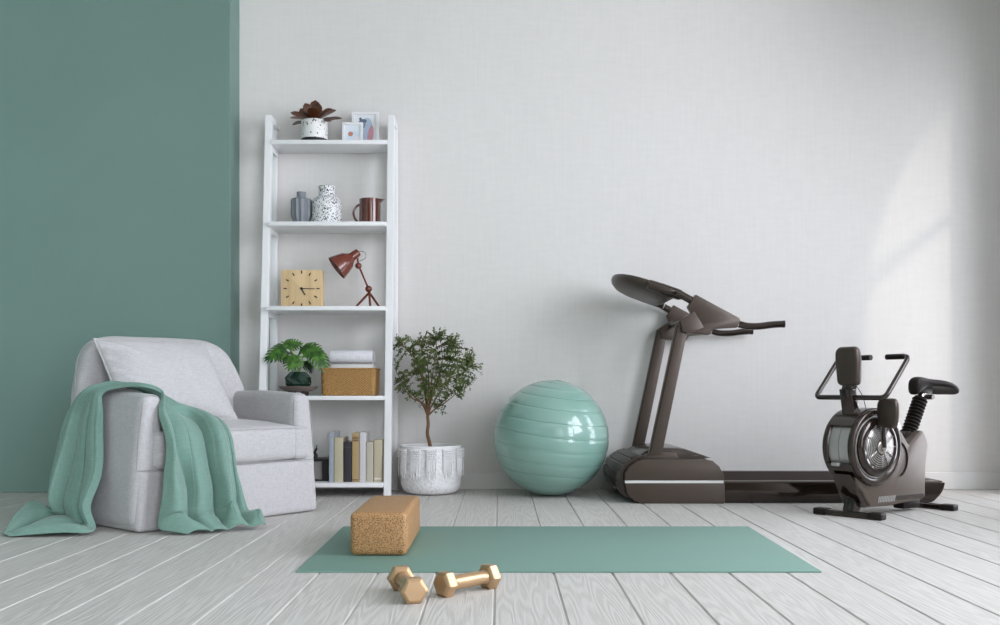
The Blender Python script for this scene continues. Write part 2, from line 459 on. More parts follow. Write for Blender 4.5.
# ================================================================== LADDER SHELF
shelf = thing('ladder_shelf', 'tall white leaning ladder bookshelf with five shelves against the wall', 'bookshelf')
PWD = 0.040
def yfront(z): return 5.278 + (5.475 - 5.278) * z / 2.18
XPL, XPR = -1.334, -0.628        # centre lines of the posts
for xc in (XPL, XPR):
    bm = new()
    x0, x1 = xc - PWD / 2, xc + PWD / 2
    A = [bm.verts.new(v) for v in ((x0, yfront(0), 0), (x1, yfront(0), 0), (x1, yfront(0) + 0.045, 0), (x0, yfront(0) + 0.045, 0))]
    B = [bm.verts.new(v) for v in ((x0, yfront(2.18), 2.18), (x1, yfront(2.18), 2.18), (x1, yfront(2.18) + 0.045, 2.18), (x0, yfront(2.18) + 0.045, 2.18))]
    bm.faces.new(A); bm.faces.new(B)
    for s in range(4): bm.faces.new((A[s], A[(s + 1) % 4], B[(s + 1) % 4], B[s]))
    bmesh.ops.recalc_face_normals(bm, faces=bm.faces)
    bmesh.ops.bevel(bm, geom=list(bm.edges), offset=0.003, segments=2, affect='EDGES')
    obj('front_post', bm, M_white, shelf)
    bm = new(); box(bm, x0 - (0.012 if xc < -1 else 0), x1 - (0.012 if xc < -1 else 0), 5.635, 5.675, 0, 2.14, 0.003); obj('rear_post', bm, M_white, shelf)
    bm = new(); box(bm, x0 + 0.002, x1 - 0.002, yfront(2.18) + 0.04, 5.675, 2.14, 2.178, 0.003); obj('top_rail', bm, M_white, shelf)
SH = {}
for nm, z, yf in (('s1', 2.030, yfront(2.03) - 0.012), ('s2', 1.550, 5.385), ('s3', 1.066, 5.335), ('s4', 0.562, 5.285), ('s5', 0.080, 5.245)):
    bm = new(); box(bm, XPL + PWD / 2, XPR - PWD / 2, yf, 5.665, z - 0.024, z, 0.002)
    obj('shelf_board', bm, M_white, shelf); SH[nm] = (z, yf)
    for xc, sg in ((XPL + 0.016, 1), (XPR - 0.016, -1)):
        bm = new(); box(bm, xc - 0.003 - 0.002 * sg, xc + 0.003 - 0.002 * sg, yfront(z) + 0.03, 5.65, z - 0.055, z - 0.024, 0.001); obj('side_rail', bm, M_white, shelf)

# ------------------------------------------------------------ things on the top shelf
z1, yf1 = SH['s1']
def at(px, Y): return (px - CX) / F * Y
def leaf_blade(bm, base, d, up, L_, W_, curl=0.15, n=8, shape='oval', fold=0.12, tip_dark=False):
    """a curved leaf blade of small real thickness starting at base, heading d"""
    d = Vector(d).normalized(); up = Vector(up); s = d.cross(up).normalized(); up = s.cross(d).normalized()
    top = []
    for i in range(n + 1):
        t_ = i / n
        if shape == 'oval': w = W_ * math.sin(PI * min(1, t_ * 0.97 + 0.02)) ** 0.75
        elif shape == 'spoon': w = W_ * (0.12 + 0.88 * max(0, math.sin(PI * (t_ ** 1.7))) ** 0.7) * (1 if t_ < 0.999 else 0.05)
        else: w = W_ * math.sin(PI * t_ ** 0.8)
        w = max(w, W_ * 0.04)
        c_ = Vector(base) + d * L_ * t_ - up * curl * L_ * t_ * t_
        top.append((c_ - s * w / 2 + up * fold * w, c_, c_ + s * w / 2 + up * fold * w))
    V = [[bm.verts.new(p) for p in r] for r in top]
    th = up * 0.0012
    W = [[bm.verts.new(p - th) for p in r] for r in top]
    for i in range(n):
        for j in range(2):
            bm.faces.new((V[i][j], V[i][j + 1], V[i + 1][j + 1], V[i + 1][j]))
            bm.faces.new((W[i][j + 1], W[i][j], W[i + 1][j], W[i + 1][j + 1]))
        bm.faces.new((V[i + 1][0], W[i + 1][0], W[i][0], V[i][0])); bm.faces.new((V[i][2], W[i][2], W[i + 1][2], V[i + 1][2]))
    bm.faces.new((V[0][0], W[0][0], W[0][1], V[0][1])); bm.faces.new((V[0][1], W[0][1], W[0][2], V[0][2]))
    bm.faces.new((V[n][1], W[n][1], W[n][0], V[n][0])); bm.faces.new((V[n][2], W[n][2], W[n][1], V[n][1]))

Mrl = mat('bronze_brown_leaf', (0.105, 0.026, 0.007), 0.35, noise_col=(26, (0.03, 0.022, 0.01), 0.42, 0.75, (1, 1, 1)))
Mterr = speckle('white_terrazzo', (0.8, 0.8, 0.79), (0.12, 0.09, 0.08), 62, 0.34, 0.4)
Ypl = 5.535
t = thing('potted_plant', 'small plant with broad red-brown leaves in a speckled white pot on top shelf', 'potted plant', (at(314.5, Ypl), Ypl, z1))
bm = new(); lathe(bm, [(0.068, 0.004), (0.0745, 0.016), (0.0765, 0.032), (0.0765, 0.124), (0.074, 0.128), (0.069, 0.124), (0.068, 0.10)], 40); pot = obj('pot', bm, Mterr, t)
bm = new(); lathe(bm, [(0.062, 0.0), (0.070, 0.003), (0.0762, 0.016), (0.0775, 0.02), (0.07, 0.02)], 40); obj('pot_base', bm, M_black, t)['label'] = 'dark base band of the pot'
bm = new(); lathe(bm, [(0.0685, 0.107), (0.06, 0.112), (0.001, 0.114)], 24); obj('soil', bm, M_soil, t)
rnd = random.Random(5)
LV = [(-150, 8, .115, .055), (-172, 28, .12, .05), (170, 50, .10, .05), (-90, 45, .075, .055), (-60, 62, .085, .06), (-20, 30, .12, .052), (-8, 12, .135, .045),
      (15, 48, .11, .05), (60, 60, .09, .055), (110, 62, .10, .055), (-110, 20, .09, .05), (-35, -2, .10, .055), (40, 25, .12, .04), (140, 35, .12, .05), (-130, 60, .09, .05), (-75, 75, .10, .06), (-165, -6, .10, .058)]
for az, el, L_, W_ in LV:
    bm = new(); az_, el_ = math.radians(az), math.radians(el)
    d = Vector((math.cos(az_) * math.cos(el_), math.sin(az_) * math.cos(el_), math.sin(el_)))
    b0 = Vector((0.012 * math.cos(az_), 0.012 * math.sin(az_), 0.128))
    st = b0 + d * 0.02
    leaf_blade(bm, st, d, (0.3 * math.cos(az_), -0.6, 0.75), L_ * 0.97, W_ * 1.0, 0.16, 8, 'spoon', 0.06)
    tube(bm, [(b0.x * 0.5, b0.y * 0.5, 0.11), st], 0.0025, 6)
    obj('leaf', bm, Mrl, t, angle=80)

def art_mat(name, stops, seed):
    """abstract print: soft blobs of flat colour, laid out by object coordinates (x across, z up)"""
    m = bpy.data.materials.new(name); N, L, b = nodes_of(m); b.inputs['Roughness'].default_value = 0.35
    tc = N.new('ShaderNodeTexCoord')
    prev = None
    for (cx, cz, rx, rz, rot, col) in stops:
        mp = N.new('ShaderNodeMapping'); mp.vector_type = 'TEXTURE'
        mp.inputs['Location'].default_value = (cx, 0, cz); mp.inputs['Rotation'].default_value = (0, math.radians(rot), 0); mp.inputs['Scale'].default_value = (rx, 1e3, rz)
        L.new(tc.outputs['Object'], mp.inputs['Vector'])
        ln = N.new('ShaderNodeVectorMath'); ln.operation = 'LENGTH'; L.new(mp.outputs[0], ln.inputs[0])
        lt = N.new('ShaderNodeMath'); lt.operation = 'LESS_THAN'; lt.inputs[1].default_value = 1.0; L.new(ln.outputs['Value'], lt.inputs[0])
        mx = N.new('ShaderNodeMix'); mx.data_type = 'RGBA'
        L.new(lt.outputs[0], mx.inputs[0])
        if prev is None: mx.inputs[6].default_value = (*seed, 1)
        else: L.new(prev, mx.inputs[6])
        mx.inputs[7].default_value = (*col, 1); prev = mx.outputs[2]
    L.new(prev, b.inputs['Base Color']); return m
def picture_frame(label, px0, px1, h, Y, art, bw):
    x0, x1 = at(px0, Y), at(px1, Y); w = x1 - x0
    t = thing('picture_frame', label, 'picture frame', ((x0 + x1) / 2, Y, z1), 0, 'framed prints on the top shelf')
    til = Matrix.Rotation(math.radians(-4), 4, 'X')
    bm = new()
    box(bm, -w / 2, w / 2, 0, 0.016, 0, bw); box(bm, -w / 2, w / 2, 0, 0.016, h - bw, h)
    box(bm, -w / 2, -w / 2 + bw, 0, 0.016, bw, h - bw); box(bm, w / 2 - bw, w / 2, 0, 0.016, bw, h - bw)
    obj('frame', bm, M_white, t, M=til)
    bm = new(); box(bm, -w / 2 + bw, w / 2 - bw, 0.008, 0.012, bw, h - bw); obj('print', bm, art, t, M=til)
    bm = new(); prism(bm, [(0.03, 0.001), (0.055, 0.001), (0.058, 0.004), (0.033, h * 0.6)], -0.01, 0.01, 0, 1, 'yz'); obj('easel_back', bm, M_white, t)
    return t
A1 = art_mat('abstract_print_large', [(0.01, 0.10, 0.036, 0.075, 0, (0.5, 0.6, 0.75)), (0.03, 0.068, 0.017, 0.06, 8, (0.62, 0.3, 0.36)), (-0.016, 0.152, 0.024, 0.014, -12, (0.13, 0.17, 0.24)), (-0.03, 0.168, 0.008, 0.008, 0, (0.1, 0.13, 0.18)), (-0.008, 0.13, 0.008, 0.018, 10, (0.25, 0.3, 0.38))], (0.8, 0.82, 0.85))
A2 = art_mat('abstract_print_small', [(0.0, 0.045, 0.035, 0.035, 0, (0.62, 0.72, 0.82)), (-0.012, 0.062, 0.015, 0.014, 0, (0.55, 0.25, 0.17)), (0.02, 0.03, 0.015, 0.02, 30, (0.78, 0.72, 0.76))], (0.72, 0.78, 0.84))
picture_frame('larger white framed abstract print at back of top shelf', 351.5, 378.5, 0.209, 5.60, A1, 0.016)
picture_frame('small white framed print with a terracotta dot, standing in front of the larger one', 342, 362.5, 0.130, 5.545, A2, 0.013)

# ------------------------------------------------------------ second shelf
z2, yf2 = SH['s2']
M_grey = mat('blue_grey_ceramic', (0.20, 0.215, 0.24), 0.38)
Yv = 5.50
bm = new(); xg = at(301.3, Yv); n = 120
prof = [(0.040, 0), (0.048, 0.018), (0.0585, 0.045), (0.060, 0.06), (0.060, 0.128), (0.056, 0.134), (0.040, 0.140), (0.0275, 0.143), (0.026, 0.150), (0.0265, 0.168), (0.0265, 0.172), (0.022, 0.172), (0.021, 0.15)]
rs = []
for r_, h in prof:
    ring = []
    for j in range(n):
        tt = 2 * PI * j / n
        fl_ = 1.0 - (0.13 * abs(math.cos(tt * 6.0 + 0.4)) ** 1.3 if 0.01 < h < 0.134 else 0.0)
        ring.append(Vector((r_ * fl_ * math.cos(tt), r_ * fl_ * math.sin(tt), h)))
    rs.append(ring)
rings(bm, rs, True, True)
o = obj('ceramic_vase', bm, M_grey, angle=25, loc=(xg, Yv, z2)); o.scale = (1, 1, 1.1)
tag(o, 'small blue-grey fluted ceramic vase with short neck', 'vase')
Mspk = speckle('black_speckled_white_ceramic', (0.78, 0.78, 0.79), (0.05, 0.05, 0.055), 120, 0.41, 0.5)
bm = new(); lathe(bm, [(0.075, 0), (0.083, 0.006), (0.0865, 0.02), (0.0865, 0.112), (0.082, 0.130), (0.066, 0.146), (0.048, 0.153), (0.0465, 0.16), (0.0465, 0.198), (0.049, 0.204), (0.048, 0.208), (0.043, 0.208), (0.042, 0.19), (0.042, 0.15)], 48)
xs_ = at(326.8, Yv + 0.02)
o = obj('ceramic_jar', bm, Mspk, loc=(xs_, Yv + 0.02, z2)); o.scale = (1, 1, 1.09); tag(o, 'white ceramic jar covered in black speckles beside the fluted vase', 'jar')
xm = at(370, Yv)
t = thing('jug', 'glossy red-brown jug with round handle on the second shelf', 'jug', (xm, Yv, z2)); t.scale = (1, 1, 1.06)
bm = new(); rs = []
for r_, h, lip in [(0.058, 0, 0), (0.0615, 0.003, 0), (0.0625, 0.01, 0), (0.0625, 0.118, 0), (0.0625, 0.132, 0.012), (0.0625, 0.138, 0.026), (0.059, 0.138, 0.024), (0.0585, 0.12, 0), (0.0585, 0.01, 0), (0.001, 0.008, 0)]:
    ring = []
    for j in range(48):
        tt = 2 * PI * j / 48; e = max(0, math.cos(tt)) ** 14 * lip
        ring.append(Vector(((r_ + e) * math.cos(tt), r_ * math.sin(tt), h)))
    rs.append(ring)
rings(bm, rs, True, True); obj('jug_body', bm, M_redbrown, t)
bm = new(); pts = smooth_path([(-0.056, 0, 0.112), (-0.078, 0, 0.100), (-0.095, 0, 0.07), (-0.090, 0, 0.04), (-0.074, 0, 0.018), (-0.056, 0, 0.010)], 6)
tube(bm, pts, 0.0065, 10); obj('handle', bm, M_redbrown, t)

# ------------------------------------------------------------ third shelf: clock and lamp
z3, yf3 = SH['s3']
Mwood = mat('pale_pine', (0.72, 0.53, 0.30), 0.55, noise_col=(34, (0.58, 0.40, 0.21), 0.35, 0.7, (1, 1, 0.035)))
Yc = 5.43; x0, x1 = at(281, Yc), at(322.3, Yc); w = x1 - x0; hcl = 0.215
t = thing('table_clock', 'square pale wooden clock with black hour marks on the third shelf', 'clock', ((x0 + x1) / 2, Yc, z3))
bm = new(); prism(bm, round_poly([(-w / 2, 0), (w / 2, 0), (w / 2, hcl), (-w / 2, hcl)], [0.004, 0.004, 0.012, 0.012]), 0, 0.06, 0.002); obj('clock_body', bm, Mwood, t)
cz = 0.108
for k in range(12):
    a_ = k * PI / 6; rr = 0.094
    cx_, czz = rr * math.sin(a_), cz + rr * math.cos(a_)
    bm = new(); Mx = Matrix.Translation((cx_, -0.0015, czz)) @ Matrix.Rotation(a_, 4, 'Y')
    box(bm, -0.003, 0.003, -0.001, 0.0015, -0.009, 0.009, M=Mx); obj('hour_mark', bm, M_black, t)
for nm, ang, ln, wd in (('hour_hand', 152, 0.042, 0.0065), ('minute_hand', 91, 0.075, 0.004)):
    bm = new(); Mx = Matrix.Translation((0, -0.005, cz)) @ Matrix.Rotation(math.radians(ang), 4, 'Y')
    box(bm, -wd / 2, wd / 2, -0.001, 0.001, -0.008, ln, M=Mx); obj(nm, bm, M_black, t)
bm = new(); lathe(bm, [(0.007, -0.0075), (0.007, 0.0)], 16, (0, 0, cz), 'y'); obj('hand_pin', bm, M_black, t)

Yl = 5.48
def L3(px, py, dy=0.0):
    v = P(px, py, Yl + dy); return Vector((v.x, dy, v.z - z3))
t = thing('desk_lamp', 'rust-red adjustable desk lamp on three splayed legs, shade tilted down to left', 'lamp', (0, Yl, z3))
hub = L3(369.3, 291.5)
legz = 0.0035
for (px, dy) in ((355.5, -0.02), (370.2, -0.085), (380, 0.02)):
    foot = L3(px, 305, dy); foot.z = legz
    bm = new(); tube(bm, [hub + Vector((0, 0, -0.006)), foot], 0.0068, 8); obj('leg', bm, M_lampred, t)
def ball_bm(c_, r_, n=18):
    b_ = new(); lathe(b_, [(max(0.0005, r_ * math.cos(a)), r_ * math.sin(a)) for a in [(-PI / 2 + PI * i / 12) for i in range(13)]], n, c_); return b_
obj('joint', ball_bm(L3(368.6, 289), 0.020), M_lampred, t)
obj('joint', ball_bm(L3(358.4, 265.8), 0.019), M_lampred, t)
bm = new(); tube(bm, [L3(368.6, 289), L3(366, 283), L3(361, 271), L3(358.4, 266)], [0.008, 0.0055, 0.0055, 0.007], 10); obj('arm', bm, M_lampred, t)
# shade axis from socket end to mouth
a0 = L3(357.3, 253); a1 = L3(336.3, 269.8)
ax = (a1 - a0); ax = Vector((ax.x, -0.035, ax.z)).normalized(); Ls = 0.150
bm = new(); up = Vector((0, 1, 0)); s = ax.cross(up).normalized(); up = s.cross(ax).normalized()
def shade_ring(d_, r_): return [a0 + ax * d_ + (s * math.cos(2 * PI * j / 32) + up * math.sin(2 * PI * j / 32)) * r_ for j in range(32)]
prof = [(-0.012, 0.002), (-0.010, 0.018), (-0.002, 0.0235), (0.03, 0.0245), (0.042, 0.027), (0.056, 0.036), (0.072, 0.050), (0.10, 0.060), (0.150, 0.074), (0.150, 0.071), (0.10, 0.057), (0.06, 0.036), (0.045, 0.02), (0.044, 0.002)]
rings(bm, [shade_ring(d_, r_) for d_, r_ in prof]); obj('lamp_shade', bm, M_lampred, t)
bm = new(); bc = a0 + ax * 0.085
lathe(bm, [(max(0.0005, 0.024 * math.cos(a)), 0.024 * math.sin(a)) for a in [(-PI / 2 + PI * i / 10) for i in range(11)]], 16, bc); obj('bulb', bm, mat('frosted_bulb', (0.8, 0.79, 0.75), 0.3), t)
bm = new(); tube(bm, [a0 + ax * 0.01 + Vector((0.008, 0, -0.015)), L3(358.4, 265.8)], 0.006, 8); obj('yoke', bm, M_lampred, t)
bm = new(); tube(bm, smooth_path([L3(358.5, 252.3), L3(362, 251.2), L3(365.6, 253.5), L3(365.4, 258), L3(361.5, 260.3), L3(357.5, 261.5)], 6), 0.0016, 6); obj('cord', bm, M_black, t)

# ------------------------------------------------------------ fourth shelf
z4, yf4 = SH['s4']
Yb = 5.36
Mdish = mat('taupe_ceramic', (0.14, 0.11, 0.095), 0.5)
xd = at(298.5, Yb)
t = thing('footed_dish', 'brown footed dish holding the dark green vase on fourth shelf', 'dish', (xd, Yb, z4))
bm = new(); lathe(bm, [(0.001, 0.030), (0.06, 0.030), (0.085, 0.038), (0.107, 0.054), (0.110, 0.053), (0.100, 0.040), (0.075, 0.026), (0.055, 0.022), (0.001, 0.022)], 40, cap0=False, cap1=False); obj('bowl', bm, Mdish, t)
for a_ in (-90 - 45, -45, 45, 135):
    bm = new(); ca, sa = math.cos(math.radians(a_)), math.sin(math.radians(a_))
    box(bm, 0.05 * ca - 0.014, 0.05 * ca + 0.014, 0.05 * sa - 0.014, 0.05 * sa + 0.014, 0, 0.025, 0.004); obj('foot', bm, mat('dark_wood_foot', (0.03, 0.018, 0.012), 0.5), t)
Mvase = mat('dark_green_glass', (0.010, 0.032, 0.021), 0.14, coat=0.4)
zv = z4 + 0.0305
t = thing('potted_monstera', 'monstera with split green leaves in a faceted dark green vase', 'potted plant', (xd - 0.003, Yb, zv))
bm = new(); rs = []
for r_, h, off in [(0.048, 0.0, 0), (0.075, 0.036, 0.5), (0.074, 0.072, 0), (0.047, 0.104, 0.5), (0.041, 0.104, 0.5), (0.05, 0.05, 0)]:
    rs.append([Vector((r_ * math.cos(2 * PI * (j + off) / 9), r_ * math.sin(2 * PI * (j + off) / 9), h)) for j in range(9)])
V = []
for r_ in rs: V.append([bm.verts.new(p) for p in r_])
for i in range(5):
    for j in range(9):
        a_, b_ = V[i], V[i + 1]; jn = (j + 1) % 9
        if i % 2 == 0 and i < 4: bm.faces.new((a_[j], a_[jn], b_[j])); bm.faces.new((a_[jn], b_[jn], b_[j]))
        elif i < 3: bm.faces.new((a_[j], a_[jn], b_[j])) ; bm.faces.new((a_[jn], b_[jn], b_[j]))
        else: bm.faces.new((a_[j], a_[jn], b_[jn], b_[j]))
bm.faces.new(V[0]); bm.faces.new(V[-1])
obj('vase', bm, Mvase, t, smooth=False)
Mmon = mat('monstera_green', (0.018, 0.066, 0.008), 0.35, noise_col=(30, (0.085, 0.225, 0.022), 0.4, 0.65, (1, 1, 1)))
Mmond = mat('monstera_dark_leaf', (0.012, 0.035, 0.01), 0.4)
Mstem = mat('green_stem', (0.16, 0.26, 0.06), 0.5)
def monstera_leaf(c_, d, up, L_, W_, m):
    """heart-shaped leaf with slits cut in from the edge"""
    d = Vector(d).normalized(); up = Vector(up); s = d.cross(up).normalized(); up = s.cross(d).normalized()
    bm = new(); th = 0.0012
    def pt(u, v):                              # u along 0..1, v -1..1
        return Vector(c_) + d * (u * L_) + s * (v * W_ / 2) - up * (0.22 * L_ * max(0, u) ** 2 + 0.14 * W_ * v * v)
    nl = 7
    for side in (-1, 1):
        for i in range(nl):
            u0 = -0.02 + i / nl * 0.93; u1 = u0 + 0.93 / nl
            wd = [0.72, 0.95, 1.0, 0.96, 0.84, 0.64, 0.38][i]
            sw = 0.10 + 0.06 * i / nl if i > 0 else -0.16     # lobes sweep to the tip; the first ones back to the heart
            gap = 0.010
            poly = [(u0, 0), (u1, 0), (u1 - gap * 0.2, side * 0.5 * wd), (u1 + sw * 0.7 - gap, side * 0.82 * wd), (u1 + sw - gap * 1.2, side * wd), (u0 + sw + gap * 0.5, side * wd * 0.97), (u0 + sw * 0.6 + gap * 0.4, side * 0.75 * wd), (u0 + gap * 0.2, side * 0.5 * wd)]
            T = [bm.verts.new(pt(*p)) for p in poly]; Bt = [bm.verts.new(pt(*p) - up * th) for p in poly]
            bm.faces.new(T); bm.faces.new(list(reversed(Bt)))
            for k in range(8): bm.faces.new((T[(k + 1) % 8], T[k], Bt[k], Bt[(k + 1) % 8]))
    poly = [(0.91, -0.14), (0.91, 0.14), (1.08, 0.03), (1.08, -0.03)]
    T = [bm.verts.new(pt(*p)) for p in poly]; Bt = [bm.verts.new(pt(*p) - up * th) for p in poly]
    bm.faces.new(T); bm.faces.new(list(reversed(Bt)))
    for k in range(4): bm.faces.new((T[(k + 1) % 4], T[k], Bt[k], Bt[(k + 1) % 4]))
    tube(bm, [pt(0, 0) + up * 0.0008, pt(0.5, 0) + up * 0.0008, pt(0.95, 0) + up * 0.0006], [0.0014, 0.001, 0.0004], 5)
    bmesh.ops.triangulate(bm, faces=[f for f in bm.faces if len(f.verts) > 4])
    return bm
def L4(px, py, dy=0.0):
    v = P(px, py, Yb + dy); return Vector((v.x - (xd - 0.003), dy, v.z - zv))
LEAVES = [  # base px, tip px, depth base/tip, width, up, material
    ((287, 345), (264, 357), -0.03, -0.07, 0.095, (0.2, -0.75, 0.7), Mmon),
    ((285, 345), (302, 341), 0.02, 0.05, 0.075, (0.0, -0.9, 0.5), Mmon),
    ((296, 355), (288, 368), -0.05, -0.10, 0.105, (0.0, -0.95, 0.5), Mmon),
    ((300, 350), (318, 346), -0.01, -0.05, 0.085, (0.0, -0.9, 0.5), Mmon),
    ((311, 347), (328, 367), 0.0, -0.05, 0.105, (0.45, -0.8, 0.45), Mmon),
    ((306, 361), (312, 371), 0.03, 0.0, 0.055, (0.5, -0.8, 0.2), Mmond),
    ((276, 352), (290, 358), 0.04, 0.0, 0.07, (0.0, -0.9, 0.5), Mmond)]
for (b_, t_, d0, d1, W_, up, m_) in LEAVES:
    A_, B_ = L4(*b_, d0), L4(*t_, d1); d = B_ - A_
    bm = monstera_leaf(A_, d, up, d.length * 1.0, W_ * 1.2, m_)
    lf = obj('leaf', bm, m_, t, smooth=True, angle=60)
    bm = new(); mid = Vector((A_.x * 0.35, A_.y * 0.3, (A_.z + 0.07) / 2 + 0.03))
    tube(bm, smooth_path([(A_.x * 0.08, A_.y * 0.1, 0.056), mid, A_], 5), 0.0028, 6); obj('stem', bm, Mstem, t)

# wicker basket
Mwick = bpy.data.materials.new('wicker_weave'); N, L, b = nodes_of(Mwick)
b.inputs['Roughness'].default_value = 0.6
tc = N.new('ShaderNodeTexCoord'); sep = N.new('ShaderNodeSeparateXYZ'); L.new(tc.outputs['Object'], sep.inputs[0])
def mnode(op, *ins, clamp=False):
    n = N.new('ShaderNodeMath'); n.operation = op; n.use_clamp = clamp
    for i, v in enumerate(ins):
        if isinstance(v, (int, float)): n.inputs[i].default_value = v
        else: L.new(v, n.inputs[i])
    return n.outputs[0]
u = mnode('ADD', sep.outputs['X'], sep.outputs['Y'])
a_ = mnode('SINE', mnode('MULTIPLY', u, 2 * PI / 0.0165)); b_ = mnode('SINE', mnode('MULTIPLY', sep.outputs['Z'], 2 * PI / 0.0135))
wv = mnode('MULTIPLY', a_, b_); sc_ = mnode('MULTIPLY_ADD', wv, 0.5, 0.5)
nz = N.new('ShaderNodeTexNoise'); nz.inputs['Scale'].default_value = 120; L.new(tc.outputs['Object'], nz.inputs['Vector'])
mixf = mnode('MULTIPLY_ADD', nz.outputs['Fac'], 0.75, mnode('MULTIPLY', sc_, 0.45))
r = N.new('ShaderNodeValToRGB'); r.color_ramp.elements[0].position = 0.22; r.color_ramp.elements[1].position = 0.72
r.color_ramp.elements[0].color = (0.06, 0.024, 0.006, 1); r.color_ramp.elements[1].color = (0.46, 0.25, 0.075, 1)
L.new(mixf, r.inputs['Fac']); L.new(r.outputs['Color'], b.inputs['Base Color'])
bp = N.new('ShaderNodeBump'); bp.inputs['Strength'].default_value = 0.7; bp.inputs['Distance'].default_value = 0.003; L.new(sc_, bp.inputs['Height']); L.new(bp.outputs[0], b.inputs['Normal'])
Yk = 5.33; x0, x1 = at(320.3, Yk), at(375.5, Yk); w = x1 - x0; cxk = (x0 + x1) / 2
t = thing('wicker_basket', 'rectangular golden brown wicker basket on the fourth shelf', 'basket', (cxk, Yk, z4))
def rr_ring(hw, y0_, y1_, r_, z, k=5):
    return [Vector((p[0], p[1], z)) for p in round_poly([(-hw, y0_), (hw, y0_), (hw, y1_), (-hw, y1_)], r_, k)]
bm = new()
hw = w / 2
rings(bm, [rr_ring(hw - 0.012, 0.012, 0.208, 0.02, 0.0), rr_ring(hw - 0.004, 0.004, 0.216, 0.026, 0.007), rr_ring(hw - 0.002, 0.002, 0.218, 0.03, 0.03), rr_ring(hw, 0, 0.22, 0.03, 0.150), rr_ring(hw - 0.008, 0.008, 0.212, 0.026, 0.150), rr_ring(hw - 0.012, 0.012, 0.208, 0.022, 0.02)])
obj('basket_body', bm, Mwick, t)
bm = new(); rp = rr_ring(hw + 0.001, -0.001, 0.221, 0.03, 0.152, 5)
rs = [[p + Vector((0.004 * math.cos(q_) * (1 if p.x > 0 else -1), 0.003 * math.cos(q_) * (1 if p.y > 0.1 else -1), 0.0045 * math.sin(q_))) for q_ in [2 * PI * i / 8 for i in range(8)]] for p in rp]
rings(bm, rs, closed=True); obj('rim', bm, Mwick, t)
M_towel = fabric('white_terry', (0.8, 0.79, 0.82), (0.68, 0.67, 0.71), 500, 0.5, 0.3)
def towel(label, x0, x1, z0, z1, y0_, y1_, mm):
    """folded towel: rounded fold at the front, layers showing"""
    t = thing('folded_towel', label, 'towel', ((x0 + x1) / 2, y0_, z0), 0, 'folded towels in the basket')
    h = z1 - z0; w = x1 - x0; n = 1
    for k in range(n):
        bm = new(); a, b_ = k * h / n, (k + 1) * h / n
        prof = round_poly([(0.003 * k, a + 0.0005), (y1_ - y0_, a + 0.0005), (y1_ - y0_, b_ - 0.0005), (0.003 * k, b_ - 0.0005)], [h / n * 0.48] * 4, 5)
        prism(bm, prof, -w / 2 + 0.002 * k, w / 2 - 0.002 * k, 0.004, 2, 'yz'); obj('fold', bm, mm, t, angle=50)
    return t
towel('white folded towel lying on top of the pile in the wicker basket', at(330, 5.40), at(372.5, 5.40), z4 + 0.188, z4 + 0.258, 5.385, 5.53, M_towel)
towel('off-white folded towel under the white one, just above the basket rim', at(331, 5.40), at(373.5, 5.40), z4 + 0.03, z4 + 0.187, 5.375, 5.535, mat('cream_cloth', (0.72, 0.70, 0.68), 0.9, bump=(300, 0.3, (1, 1, 1), 0.002)))

# ------------------------------------------------------------ bottom shelf: books and a dark frame
z5, yf5 = SH['s5']
YB = 5.31
def book(label, px0, px1, py_top, dep, cover, page=(0.66, 0.6, 0.5), bands=None, dy=0.0, rough=0.6):
    Y = YB + dy; x0, x1 = at(px0, Y), at(px1, Y); h = (CH - (py_top - CY) / F * Y) - z5
    w = x1 - x0 - 0.0015
    t = thing('book', label, 'book', (x0, Y, z5), 0, 'books on the bottom shelf')
    mc = mat('book_cover_' + str(len(MATS)), tuple(c_ * 0.78 for c_ in cover), rough, bump=(250, 0.15, (1, 1, 1), 0.001))
    th = 0.0028
    bm = new(); 
    box(bm, 0, th, 0.004, dep, 0, h, 0.0006, 1); box(bm, w - th, w, 0.004, dep, 0, h, 0.0006, 1)
    pr = round_poly([(0, 0.006), (0.001, 0.0), (w - 0.001, 0.0), (w, 0.006)], [0, 0.003, 0.003, 0], 3)
    prism(bm, pr, 0, h, 0, 1, 'xy')
    obj('cover', bm, mc, t)
    bm = new(); box(bm, th, w - th, 0.006, dep - 0.004, 0.003, h - 0.004); obj('pages', bm, mat('book_pages', page, 0.8), t)
    if bands:
        for (f0, f1, col, two) in bands:
            bm = new(); box(bm, 0.0025, w - 0.0025, -0.0008, 0.0006, h * f0, h * f1, 0.0002, 1)
            obj('spine_band', bm, mat('spine_ink_%02d%02d' % (int(col[0] * 90), int(col[1] * 90)), col, 0.5), t)
    return t
book('tall grey-blue hardback book, first at the left of the row', 328.7, 334.0, 432.5, 0.21, (0.42, 0.47, 0.52), bands=[(0.9, 0.93, (0.3, 0.34, 0.4), 0)])
book('thick cream hardback book between the grey-blue and the black ones', 334.1, 343.3, 437.6, 0.19, (0.62, 0.56, 0.40))
book('short black hardback book in the row on the bottom shelf', 343.4, 351.8, 442.0, 0.18, (0.035, 0.034, 0.042), page=(0.2, 0.14, 0.1), bands=[(0.86, 0.87, (0.08, 0.075, 0.08), 0)])
book('tan old book with dark ornament bands on its spine', 351.9, 359.2, 433.0, 0.20, (0.56, 0.40, 0.19),
     bands=[(0.915, 0.925, (0.12, 0.05, 0.02), 0), (0.885, 0.905, (0.12, 0.05, 0.02), 0), (0.86, 0.868, (0.12, 0.05, 0.02), 0), (0.83, 0.85, (0.12, 0.05, 0.02), 0), (0.04, 0.055, (0.12, 0.05, 0.02), 0), (0.015, 0.027, (0.12, 0.05, 0.02), 0), (0.55, 0.554, (0.3, 0.18, 0.08), 0)])
book('tall white hardback book right of the tan one', 359.3, 366.0, 432.5, 0.22, (0.78, 0.77, 0.78), bands=[(0.05, 0.06, (0.6, 0.55, 0.5), 0)])
